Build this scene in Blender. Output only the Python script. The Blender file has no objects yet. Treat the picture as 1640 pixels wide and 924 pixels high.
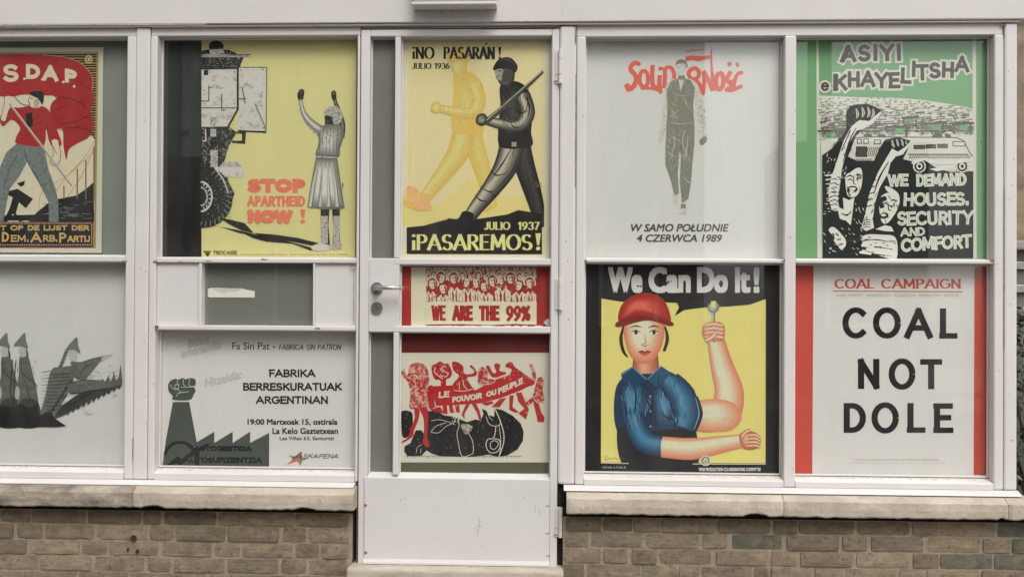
import bpy, bmesh, math, random
from mathutils import Vector, Matrix, noise
from mathutils.geometry import tessellate_polygon
random.seed(7)
SC = bpy.context.scene
COL = SC.collection
R = math.radians

# ------------------------------------------------------------------ camera
W, H = 1640, 924
FMM = 35.0
F = W * FMM / 36
CAM_D = 4.30
CAM_Z = 1.30
YAW, PITCH, ROLL = R(2.31), R(0.457), R(0.306)

def rot(x, y, z):
    c, s = math.cos(ROLL), math.sin(ROLL); x, z = c*x - s*z, s*x + c*z
    c, s = math.cos(PITCH), math.sin(PITCH); y, z = c*y - s*z, s*y + c*z
    c, s = math.cos(YAW), math.sin(YAW); x, y = c*x - s*y, s*x + c*y
    return Vector((x, y, z))

cam = bpy.data.cameras.new('camera'); cam.lens = FMM; cam.sensor_width = 36
cam.clip_start = 0.05; cam.clip_end = 500
co = bpy.data.objects.new('camera', cam); COL.objects.link(co)
rx, up, fw = rot(1, 0, 0), rot(0, 0, 1), rot(0, 1, 0)
m = Matrix.Identity(4)
for i in range(3):
    m[i][0] = rx[i]; m[i][1] = up[i]; m[i][2] = -fw[i]
m[0][3], m[1][3], m[2][3] = 0, -CAM_D, CAM_Z
co.matrix_world = m
SC.camera = co

# ------------------------------------------------------------------ light
w = bpy.data.worlds.new('World'); SC.world = w; w.use_nodes = True
nt = w.node_tree; bg = nt.nodes['Background']
sky = nt.nodes.new('ShaderNodeTexSky'); sky.sky_type = 'NISHITA'; sky.sun_disc = False
sky.sun_elevation = R(52); sky.sun_rotation = R(160); sky.dust_density = 3.0; sky.air_density = 1.0
hs = nt.nodes.new('ShaderNodeHueSaturation'); hs.inputs['Saturation'].default_value = 0.12
nt.links.new(sky.outputs[0], hs.inputs['Color']); nt.links.new(hs.outputs[0], bg.inputs[0])
bg.inputs[1].default_value = 0.15
sun = bpy.data.lights.new('sun', 'SUN'); sun.energy = 1.5; sun.angle = R(28); sun.color = (1, .955, .90)
so = bpy.data.objects.new('sun', sun); COL.objects.link(so)
# sky sun_rotation is clockwise from +Y seen from above
az = sky.sun_rotation; el = sky.sun_elevation
sd = Vector((math.sin(az)*math.cos(el), math.cos(az)*math.cos(el), math.sin(el)))
so.rotation_euler = sd.to_track_quat('Z', 'Y').to_euler()
SC.view_settings.view_transform = 'Standard'; SC.view_settings.look = 'None'
SC.view_settings.exposure = 0.21; SC.view_settings.gamma = 1.0
SC.view_settings.use_curve_mapping = False

# ------------------------------------------------------------------ measuring helpers
def U(px, py, Y=0.0):
    """point of the plane y=Y that the photograph shows at pixel (px,py)"""
    d = rot((px - W/2)/F, 1, -(py - H/2)/F)
    t = (CAM_D + Y)/d.y
    return t*d.x, CAM_Z + t*d.z
def RX(x, ya, yb, Y=0.0): return (U(x, ya, Y)[0] + U(x, yb, Y)[0])/2
def RZ(y, xa, xb, Y=0.0): return (U(xa, y, Y)[1] + U(xb, y, Y)[1])/2
def rect(x0, y0, x1, y1, Y=0.0):
    return RX(x0, y0, y1, Y), RX(x1, y0, y1, Y), RZ(y1, x0, x1, Y), RZ(y0, x0, x1, Y)

# ------------------------------------------------------------------ materials
def lin(c):
    c /= 255.0
    return c/12.92 if c <= .04045 else ((c+.055)/1.055)**2.4
MATS = {}
def nmat(name):
    mt = bpy.data.materials.new(name); mt.use_nodes = True
    return mt, mt.node_tree, mt.node_tree.nodes['Principled BSDF']
def ramp(nt, fac, a, b, ca, cb):
    r = nt.nodes.new('ShaderNodeValToRGB'); r.color_ramp.elements[0].position = a; r.color_ramp.elements[1].position = b
    r.color_ramp.elements[0].color = (*ca, 1) if len(ca) == 3 else ca
    r.color_ramp.elements[1].color = (*cb, 1) if len(cb) == 3 else cb
    nt.links.new(fac, r.inputs[0]); return r.outputs[0]
def ntex(nt, scale, detail=3, stretch=None, rough=.55, coord='Position'):
    g = nt.nodes.new('ShaderNodeNewGeometry'); n = nt.nodes.new('ShaderNodeTexNoise')
    n.inputs['Scale'].default_value = scale; n.inputs['Detail'].default_value = detail; n.inputs['Roughness'].default_value = rough
    src = g.outputs['Position']
    if stretch:
        mp = nt.nodes.new('ShaderNodeMapping'); mp.inputs['Scale'].default_value = stretch
        nt.links.new(src, mp.inputs[0]); src = mp.outputs[0]
    nt.links.new(src, n.inputs['Vector']); return n.outputs[0]
def mixc(nt, fac, a, b, mode='MIX'):
    mx = nt.nodes.new('ShaderNodeMix'); mx.data_type = 'RGBA'; mx.blend_type = mode
    for s, v in ((0, fac), (6, a), (7, b)):
        if isinstance(v, (int, float)): mx.inputs[s].default_value = v
        elif isinstance(v, tuple): mx.inputs[s].default_value = (*v, 1)
        else: nt.links.new(v, mx.inputs[s])
    return mx.outputs[2]
def bump(nt, p, h, strength, dist):
    b = nt.nodes.new('ShaderNodeBump'); b.inputs['Strength'].default_value = strength; b.inputs['Distance'].default_value = dist
    nt.links.new(h, b.inputs['Height']); nt.links.new(b.outputs[0], p.inputs['Normal'])

GAIN = 1.36
def ink(r, g, b, grain=.10):
    k = ('ink', r, g, b, grain)
    if k not in MATS:
        mt, nt, p = nmat('ink'); c = tuple(max(.004, min(.86, lin(v)*GAIN - .012)) for v in (r, g, b))
        n = ntex(nt, 260, 2, rough=.7)
        d = tuple(v*(1-grain*1.6) for v in c); e = tuple(min(.88, v*(1+grain)) for v in c)
        o = ramp(nt, n, .3, .7, d, e)
        nt.links.new(o, p.inputs['Base Color']); p.inputs['Roughness'].default_value = .6
        p.inputs['Specular IOR Level'].default_value = .25
        MATS[k] = mt
    return MATS[k]
def spk(c1, c2, scale=120, thr=.5, soft=.04, st=None):
    """two inks broken up against each other like a coarse photographic print"""
    k = ('spk', c1, c2, scale, thr, soft, st)
    if k not in MATS:
        mt, nt, p = nmat('speckled_ink'); f = lambda c: tuple(max(.004, min(.86, lin(v)*GAIN - .012)) for v in c)
        n = ntex(nt, scale, 4, st, rough=.7)
        o = ramp(nt, n, thr-soft, thr+soft, f(c1), f(c2))
        nt.links.new(o, p.inputs['Base Color']); p.inputs['Roughness'].default_value = .6
        p.inputs['Specular IOR Level'].default_value = .25
        MATS[k] = mt
    return MATS[k]

def grime_mat():
    mt, nt, p = nmat('grime_line')
    c = ramp(nt, ntex(nt, 130, 5, rough=.8), .50, .62, (.64, .61, .575), (.33, .28, .215))
    nt.links.new(c, p.inputs['Base Color']); p.inputs['Roughness'].default_value = .8
    return mt
M_grime = grime_mat()
def white_paint(name='white_paint', base=(.71, .678, .65), dirt=1.0, rough=.42, dirtcol=(.40, .33, .25)):
    mt, nt, p = nmat(name)
    a = ntex(nt, 3.0, 4); b = ntex(nt, 38, 5, rough=.7); s = ntex(nt, 9, 4, (1, 1, .14), .6)
    dk = tuple(v*.93 for v in base)
    c = ramp(nt, a, .3, .7, dk, base)
    f1 = ramp(nt, b, .66, .80, (0, 0, 0), (.30*dirt,)*3)
    c = mixc(nt, f1, c, dirtcol)
    f2 = ramp(nt, s, .60, .85, (0, 0, 0), (.22*dirt,)*3)
    c = mixc(nt, f2, c, dirtcol)
    f3 = ramp(nt, ntex(nt, 120, 2), .77, .80, (0, 0, 0), (.5*dirt,)*3)
    c = mixc(nt, f3, c, (.16, .12, .09))
    nt.links.new(c, p.inputs['Base Color']); p.inputs['Roughness'].default_value = rough
    bump(nt, p, ntex(nt, 70, 4), .25, .0015)
    return mt
M_white = white_paint()
M_fascia = white_paint('fascia_paint', (.67, .635, .615), .6)
M_clean = white_paint('door_paint', (.695, .668, .65), .5)
M_soil = white_paint('soiled_paint', (.63, .58, .53), 1.7)
M_brown = white_paint('soffit_paint', (.60, .54, .47), 2.0)

def stone_mat():
    mt, nt, p = nmat('sandstone')
    c = ramp(nt, ntex(nt, 6, 5, (1, 1, 2.2), .65), .3, .7, (.40, .335, .26), (.60, .53, .44))
    c = mixc(nt, ramp(nt, ntex(nt, 26, 6, rough=.75), .55, .72, (0, 0, 0), (.55,)*3), c, (.30, .245, .18))
    c = mixc(nt, ramp(nt, ntex(nt, 60, 4, rough=.75), .67, .72, (0, 0, 0), (.7,)*3), c, (.10, .075, .055))
    nt.links.new(c, p.inputs['Base Color']); p.inputs['Roughness'].default_value = .9
    bump(nt, p, ntex(nt, 55, 6, rough=.75), .7, .006)
    return mt
M_stone = stone_mat()
def dirtystone():
    mt, nt, p = nmat('grimy_sandstone')
    c = ramp(nt, ntex(nt, 7, 5, (1, 1, 2.2), .65), .32, .66, (.17, .14, .11), (.47, .41, .34))
    c = mixc(nt, ramp(nt, ntex(nt, 60, 4, rough=.75), .6, .7, (0, 0, 0), (.7,)*3), c, (.09, .075, .055))
    nt.links.new(c, p.inputs['Base Color']); p.inputs['Roughness'].default_value = .9
    bump(nt, p, ntex(nt, 55, 6, rough=.75), .8, .008)
    return mt
M_stone2 = dirtystone()

def brick_mat(name, tint, green=0.0):
    mt, nt, p = nmat(name)
    oi = nt.nodes.new('ShaderNodeObjectInfo')
    n = ntex(nt, 17, 6, (1, 1, 1.8), .7)
    a = tuple(v*.55 for v in tint); b = tuple(v*1.22 for v in tint)
    c = ramp(nt, n, .3, .72, a, b)
    v = ramp(nt, oi.outputs['Random'], 0, 1, (.80, .78, .76), (1.15, 1.12, 1.08))
    c = mixc(nt, 1.0, c, v, 'MULTIPLY')
    c = mixc(nt, ramp(nt, ntex(nt, 70, 5, rough=.8), .62, .74, (0, 0, 0), (.55,)*3), c, (.36, .31, .24))
    c = mixc(nt, ramp(nt, ntex(nt, 48, 5, rough=.8), .37, .43, (.75,)*3, (0, 0, 0)), c, (.075, .06, .045))
    if green: c = mixc(nt, ramp(nt, ntex(nt, 20, 4), .47, .6, (0, 0, 0), (green,)*3), c, (.095, .125, .10))
    nt.links.new(c, p.inputs['Base Color']); p.inputs['Roughness'].default_value = .95
    bump(nt, p, ntex(nt, 75, 8, (1, 1, 1.6), .85), 1.0, .012)
    return mt
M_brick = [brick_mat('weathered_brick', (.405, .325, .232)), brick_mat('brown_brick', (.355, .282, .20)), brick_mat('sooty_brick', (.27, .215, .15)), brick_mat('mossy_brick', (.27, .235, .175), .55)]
def mortar():
    mt, nt, p = nmat('mortar')
    c = ramp(nt, ntex(nt, 40, 6, rough=.75), .3, .75, (.33, .275, .19), (.54, .465, .34))
    nt.links.new(c, p.inputs['Base Color']); p.inputs['Roughness'].default_value = 1
    bump(nt, p, ntex(nt, 110, 7, rough=.85), 1.0, .010)
    return mt
M_mortar = mortar()
def plain(name, c, rough=.6, metal=0, nscale=20, var=.15, bmp=0):
    mt, nt, p = nmat(name)
    o = ramp(nt, ntex(nt, nscale, 4), .3, .7, tuple(v*(1-var) for v in c), tuple(min(.95, v*(1+var)) for v in c))
    nt.links.new(o, p.inputs['Base Color']); p.inputs['Roughness'].default_value = rough; p.inputs['Metallic'].default_value = metal
    if bmp: bump(nt, p, ntex(nt, nscale*4, 4), .5, bmp)
    return mt
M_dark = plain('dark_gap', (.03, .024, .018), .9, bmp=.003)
M_rust = plain('rust_stain', (.27, .14, .07), .9, nscale=90, var=.5)
M_steel = plain('brushed_steel', (.62, .60, .57), .34, 1)
M_steeld = plain('dull_steel', (.42, .41, .39), .45, 1)
M_brass = plain('lock_metal', (.50, .46, .38), .42, 1)
M_asph = plain('asphalt', (.05, .05, .05), .9, nscale=60, bmp=.004)
M_pave = plain('paving', (.22, .21, .19), .9, nscale=12, bmp=.003)
M_kerb = plain('kerb_stone', (.30, .29, .27), .9, bmp=.003)
M_slate = plain('roof_slate', (.06, .06, .065), .8)
M_house = plain('dark_house_brick', (.085, .06, .045), .9, nscale=5)
M_house2 = plain('house_brick', (.14, .10, .075), .9, nscale=5)
M_leaf = plain('leaf', (.055, .075, .035), .6, nscale=30, var=.5)
M_leaf2 = plain('pale_leaf', (.10, .115, .075), .6, nscale=30, var=.4)
M_wood = plain('stem', (.09, .065, .045), .9)
M_seam = plain('seam_dirt', (.13, .09, .06), .95, nscale=120, var=.6)
def glass():
    mt = bpy.data.materials.new('window_glass'); mt.use_nodes = True; nt = mt.node_tree
    nt.nodes.remove(nt.nodes['Principled BSDF'])
    t = nt.nodes.new('ShaderNodeBsdfTransparent'); t.inputs[0].default_value = (.985, .985, .982, 1)
    g = nt.nodes.new('ShaderNodeBsdfGlossy'); g.inputs['Roughness'].default_value = .012
    # reflectance of one glass face by angle (Schlick), the same from both sides
    ge = nt.nodes.new('ShaderNodeNewGeometry'); dp = nt.nodes.new('ShaderNodeVectorMath'); dp.operation = 'DOT_PRODUCT'
    nt.links.new(ge.outputs['Normal'], dp.inputs[0]); nt.links.new(ge.outputs['Incoming'], dp.inputs[1])
    def mth(op, a, b=None, clamp=False):
        q = nt.nodes.new('ShaderNodeMath'); q.operation = op; q.use_clamp = clamp
        for i_, v_ in enumerate((a, b)):
            if v_ is None: continue
            if isinstance(v_, (int, float)): q.inputs[i_].default_value = v_
            else: nt.links.new(v_, q.inputs[i_])
        return q.outputs[0]
    om = mth('SUBTRACT', 1.0, mth('ABSOLUTE', dp.outputs['Value']), True)
    f = nt.nodes.new('NodeReroute'); nt.links.new(mth('ADD', mth('MULTIPLY', mth('POWER', om, 5.0), .96), .04, True), f.inputs[0])
    mx = nt.nodes.new('ShaderNodeMixShader')
    nt.links.new(f.outputs[0], mx.inputs[0]); nt.links.new(t.outputs[0], mx.inputs[1]); nt.links.new(g.outputs[0], mx.inputs[2])
    nz = ntex(nt, 1.7, 1); b = nt.nodes.new('ShaderNodeBump'); b.inputs['Strength'].default_value = .03; b.inputs['Distance'].default_value = .002
    nt.links.new(nz, b.inputs['Height']); nt.links.new(b.outputs[0], g.inputs['Normal'])
    # a thin veil of dust and rain marks
    du = nt.nodes.new('ShaderNodeBsdfDiffuse'); du.inputs[0].default_value = (.62, .60, .55, 1)
    dm = nt.nodes.new('ShaderNodeMixShader'); ff = ramp(nt, ntex(nt, 7, 5, (1, 1, .25), .7), .35, .75, (.006,)*3, (.034,)*3)
    nt.links.new(ff, dm.inputs[0]); nt.links.new(mx.outputs[0], dm.inputs[1]); nt.links.new(du.outputs[0], dm.inputs[2])
    nt.links.new(dm.outputs[0], nt.nodes['Material Output'].inputs[0])
    return mt
M_glass = glass()

# ------------------------------------------------------------------ object helpers
def tag(o, label=None, cat=None, group=None, kind=None):
    if label: o['label'] = label
    if cat: o['category'] = cat
    if group: o['group'] = group
    if kind: o['kind'] = kind
    return o
def thing(name, label, cat, loc=(0, 0, 0), group=None):
    o = bpy.data.objects.new(name, None); COL.objects.link(o); o.location = loc; o.empty_display_size = .1
    return tag(o, label, cat, group)
def link(name, me, mats, parent=None, label=None):
    o = bpy.data.objects.new(name, me)
    for mt in (mats if isinstance(mats, (list, tuple)) else [mats]): me.materials.append(mt)
    COL.objects.link(o)
    if parent:
        o.parent = parent
        off = Vector(parent.location)
        q = parent.parent
        while q: off += Vector(q.location); q = q.parent
        o.location = -off
    if label: o['label'] = label
    return o
def bmobj(name, bm, mats, parent=None, label=None, smooth=False):
    me = bpy.data.meshes.new(name); bm.to_mesh(me); bm.free()
    if smooth:
        for f in me.polygons: f.use_smooth = True
    return link(name, me, mats, parent, label)
def add_box(bm, x0, x1, y0, y1, z0, z1, bev=0.0, mi=0):
    vs = [bm.verts.new(c) for c in ((x0,y0,z0),(x1,y0,z0),(x1,y1,z0),(x0,y1,z0),(x0,y0,z1),(x1,y0,z1),(x1,y1,z1),(x0,y1,z1))]
    fs = [bm.faces.new([vs[i] for i in q]) for q in ((0,3,2,1),(4,5,6,7),(0,1,5,4),(1,2,6,5),(2,3,7,6),(3,0,4,7))]
    for f in fs: f.material_index = mi
    if bev:
        es = list({e for f in fs for e in f.edges})
        r = bmesh.ops.bevel(bm, geom=es, offset=bev, segments=2, affect='EDGES', profile=.5)
        for f in r['faces']: f.material_index = mi
def box(name, x0, x1, y0, y1, z0, z1, mat, parent=None, bev=.002, label=None):
    bm = bmesh.new(); add_box(bm, x0, x1, y0, y1, z0, z1, bev)
    return bmobj(name, bm, mat, parent, label)
def cyl(bm, p0, p1, r0, r1=None, n=16, caps=True):
    r1 = r0 if r1 is None else r1
    p0, p1 = Vector(p0), Vector(p1); d = (p1-p0).normalized()
    a = d.orthogonal().normalized(); b = d.cross(a)
    A = [bm.verts.new(p0 + (a*math.cos(t)+b*math.sin(t))*r0) for t in (2*math.pi*i/n for i in range(n))]
    B = [bm.verts.new(p1 + (a*math.cos(t)+b*math.sin(t))*r1) for t in (2*math.pi*i/n for i in range(n))]
    for i in range(n): bm.faces.new((A[i], A[(i+1) % n], B[(i+1) % n], B[i]))
    if caps: bm.faces.new(A[::-1]); bm.faces.new(B)
def prism(name, prof, x0, x1, mat, parent, label=None):
    """profile [(y,z)..] run along x"""
    bm = bmesh.new(); A = [bm.verts.new((x0, y, z)) for y, z in prof]; B = [bm.verts.new((x1, y, z)) for y, z in prof]
    n = len(prof)
    for i in range(n): bm.faces.new((A[i], A[(i+1) % n], B[(i+1) % n], B[i]))
    bm.faces.new(A[::-1]); bm.faces.new(B); bmesh.ops.recalc_face_normals(bm, faces=bm.faces)
    return bmobj(name, bm, mat, parent, label)

# ------------------------------------------------------------------ flat print helpers
def smooth(pts, n=5, closed=True):
    P = [Vector(p) for p in pts]; L = len(P); out = []
    for i in range(L if closed else L-1):
        if closed: a, b, c, d = P[i-1], P[i], P[(i+1) % L], P[(i+2) % L]
        else: a, b, c, d = P[max(i-1, 0)], P[i], P[i+1], P[min(i+2, L-1)]
        for k in range(n):
            t = k/n
            out.append(.5*((2*b) + (c-a)*t + (2*a-5*b+4*c-d)*t*t + (3*b-a-3*c+d)*t**3))
    if not closed: out.append(P[-1])
    return [(v.x, v.y) for v in out]
def arc(cx, cy, rx_, ry_, a0, a1, n=10):
    return [(cx+rx_*math.cos(R(a0+(a1-a0)*i/n)), cy+ry_*math.sin(R(a0+(a1-a0)*i/n))) for i in range(n+1)]
def ribbon(pts, wid, contrast=None):
    """quads along a polyline; wid number or per-point list; contrast=(thin) makes horizontal strokes thin"""
    P = [Vector(p) for p in pts]; n = len(P); Lf, Rt = [], []
    for i in range(n):
        d1 = (P[i]-P[i-1]) if i else (P[1]-P[0]); d2 = (P[i+1]-P[i]) if i < n-1 else (P[-1]-P[-2])
        if d1.length < 1e-9: d1 = d2
        if d2.length < 1e-9: d2 = d1
        d1 = d1.normalized(); d2 = d2.normalized()
        nn = Vector((-d1.y-d2.y, d1.x+d2.x))
        if nn.length < 1e-6: nn = Vector((-d2.y, d2.x))
        nn.normalize()
        c = max(.45, nn.dot(Vector((-d2.y, d2.x))))
        ww = wid[i] if isinstance(wid, (list, tuple)) else wid
        if contrast is not None:
            dd = (d1+d2); dd = dd.normalized() if dd.length > 1e-6 else d2
            ww = contrast + (ww-contrast)*min(1, abs(dd.y)**1.3*1.1)
        Lf.append(P[i]+nn*ww/2/c); Rt.append(P[i]-nn*ww/2/c)
    return [[tuple(Lf[i]), tuple(Lf[i+1]), tuple(Rt[i+1]), tuple(Rt[i])] for i in range(n-1)]

A = arc
# stroke alphabet: advance width, strokes (y up, cap height 1)
GL = {
'A': (.74, [[(0,0),(.37,1)],[(.37,1),(.74,0)],[(.13,.32),(.61,.32)]]),
'B': (.6, [[(.06,0),(.06,1)],[(.06,1)]+A(.30,.75,.24,.25,90,-90)+[(.06,.5)],[(.06,.5)]+A(.31,.25,.29,.25,90,-90)+[(.06,0)]]),
'C': (.72, [A(.4,.5,.38,.5,48,312,20)]),
'D': (.68, [[(.06,0),(.06,1)],[(.06,1)]+A(.26,.5,.40,.5,90,-90,16)+[(.06,0)]]),
'E': (.54, [[(.06,0),(.06,1)],[(.02,1),(.54,1)],[(.06,.52),(.48,.52)],[(.02,0),(.56,0)]]),
'F': (.5, [[(.06,0),(.06,1)],[(.02,1),(.52,1)],[(.06,.5),(.46,.5)]]),
'G': (.76, [A(.4,.5,.38,.5,50,360,22)+[(.78,.46)],[(.5,.46),(.78,.46)]]),
'H': (.66, [[(.06,0),(.06,1)],[(.60,0),(.60,1)],[(.06,.5),(.60,.5)]]),
'I': (.14, [[(.07,0),(.07,1)]]),
'J': (.44, [[(.38,1),(.38,.28)]+A(.2,.26,.18,.26,0,-150,10)]),
'K': (.64, [[(.06,0),(.06,1)],[(.60,1),(.08,.42)],[(.24,.58),(.64,0)]]),
'L': (.5, [[(.06,1),(.06,0)],[(.02,0),(.52,0)]]),
'M': (.86, [[(.05,0),(.10,1)],[(.10,1),(.43,.2)],[(.43,.2),(.76,1)],[(.76,1),(.81,0)]]),
'N': (.68, [[(.06,0),(.06,1)],[(.06,1),(.62,0)],[(.62,0),(.62,1)]]),
'O': (.8, [A(.4,.5,.38,.5,0,360,24)]),
'P': (.56, [[(.06,0),(.06,1)],[(.06,1)]+A(.28,.74,.26,.26,90,-90)+[(.06,.48)]]),
'R': (.62, [[(.06,0),(.06,1)],[(.06,1)]+A(.28,.75,.26,.25,90,-90)+[(.06,.5)],[(.28,.5),(.60,0)]]),
'S': (.58, [A(.29,.75,.24,.25,35,262,12)+A(.29,.25,.26,.25,82,-150,14)]),
'T': (.62, [[(.31,0),(.31,1)],[(0,1),(.62,1)]]),
'U': (.66, [[(.06,1),(.06,.3)]+A(.33,.29,.27,.29,180,360,12)+[(.60,1)]]),
'V': (.68, [[(0,1),(.34,0)],[(.34,0),(.68,1)]]),
'W': (1.0, [[(0,1),(.26,0)],[(.26,0),(.5,.92)],[(.5,.92),(.74,0)],[(.74,0),(1,1)]]),
'X': (.66, [[(0,1),(.66,0)],[(.66,1),(0,0)]]),
'Y': (.66, [[(0,1),(.33,.48)],[(.66,1),(.33,.48)],[(.33,.48),(.33,0)]]),
'Z': (.6, [[(.02,1),(.58,1)],[(.58,1),(.02,0)],[(.02,0),(.6,0)]]),
'1': (.3, [[(.02,.8),(.2,1)],[(.2,1),(.2,0)]]),
'3': (.54, [A(.26,.76,.22,.24,150,-90,12)+A(.26,.26,.26,.26,90,-150,12)]),
'6': (.56, [A(.28,.3,.24,.3,0,360,16),[(.05,.36),(.12,.7),(.42,1)]]),
'7': (.5, [[(0,1),(.5,1)],[(.5,1),(.16,0)]]),
'9': (.56, [A(.28,.7,.24,.3,0,360,16),[(.51,.64),(.44,.3),(.14,0)]]),
'8': (.56, [A(.28,.75,.2,.25,0,360,14),A(.28,.25,.26,.25,0,360,14)]),
'4': (.6, [[(.44,0),(.44,1)],[(.44,1),(0,.3)],[(0,.3),(.6,.3)]]),
'5': (.54, [[(.48,1),(.08,1)],[(.08,1),(.06,.55)],[(.06,.55)]+A(.26,.32,.26,.32,110,-140,12)]),
'%': (.72, [A(.15,.78,.13,.2,0,360,12),A(.57,.22,.13,.2,0,360,12),[(.62,1),(.1,0)]]),
'!': (.16, [[(.08,1),(.08,.3)],[(.08,.14),(.08,0)]]),
'¡': (.16, [[(.08,.6),(.08,0)],[(.08,1),(.08,.9)]]),
'.': (.14, [[(.07,.14),(.07,0)]]),
"'": (.12, [[(.06,1),(.06,.8)]]),
'-': (.3, [[(.02,.45),(.28,.45)]]),
'e': (.54, [[(.04,.36),(.48,.36)], A(.27,.34,.24,.34,8,315,16)]),
' ': (.34, []),
}
BT = {}
def bfont(s, bold=0.0, shear=0.0):
    k = (s, bold, shear)
    if k not in BT:
        cu = bpy.data.curves.new('lettering', 'FONT'); cu.body = s; cu.offset = bold; cu.shear = shear
        cu.resolution_u = 3; cu.fill_mode = 'BOTH'
        ob = bpy.data.objects.new('lettering', cu); COL.objects.link(ob)
        dg = bpy.context.evaluated_depsgraph_get(); me = bpy.data.meshes.new_from_object(ob.evaluated_get(dg))
        vs = [(v.co.x, v.co.y) for v in me.vertices]; fs = [tuple(p.vertices) for p in me.polygons]
        bpy.data.objects.remove(ob); bpy.data.curves.remove(cu); bpy.data.meshes.remove(me)
        BT[k] = (vs, fs)
    return BT[k]

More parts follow.
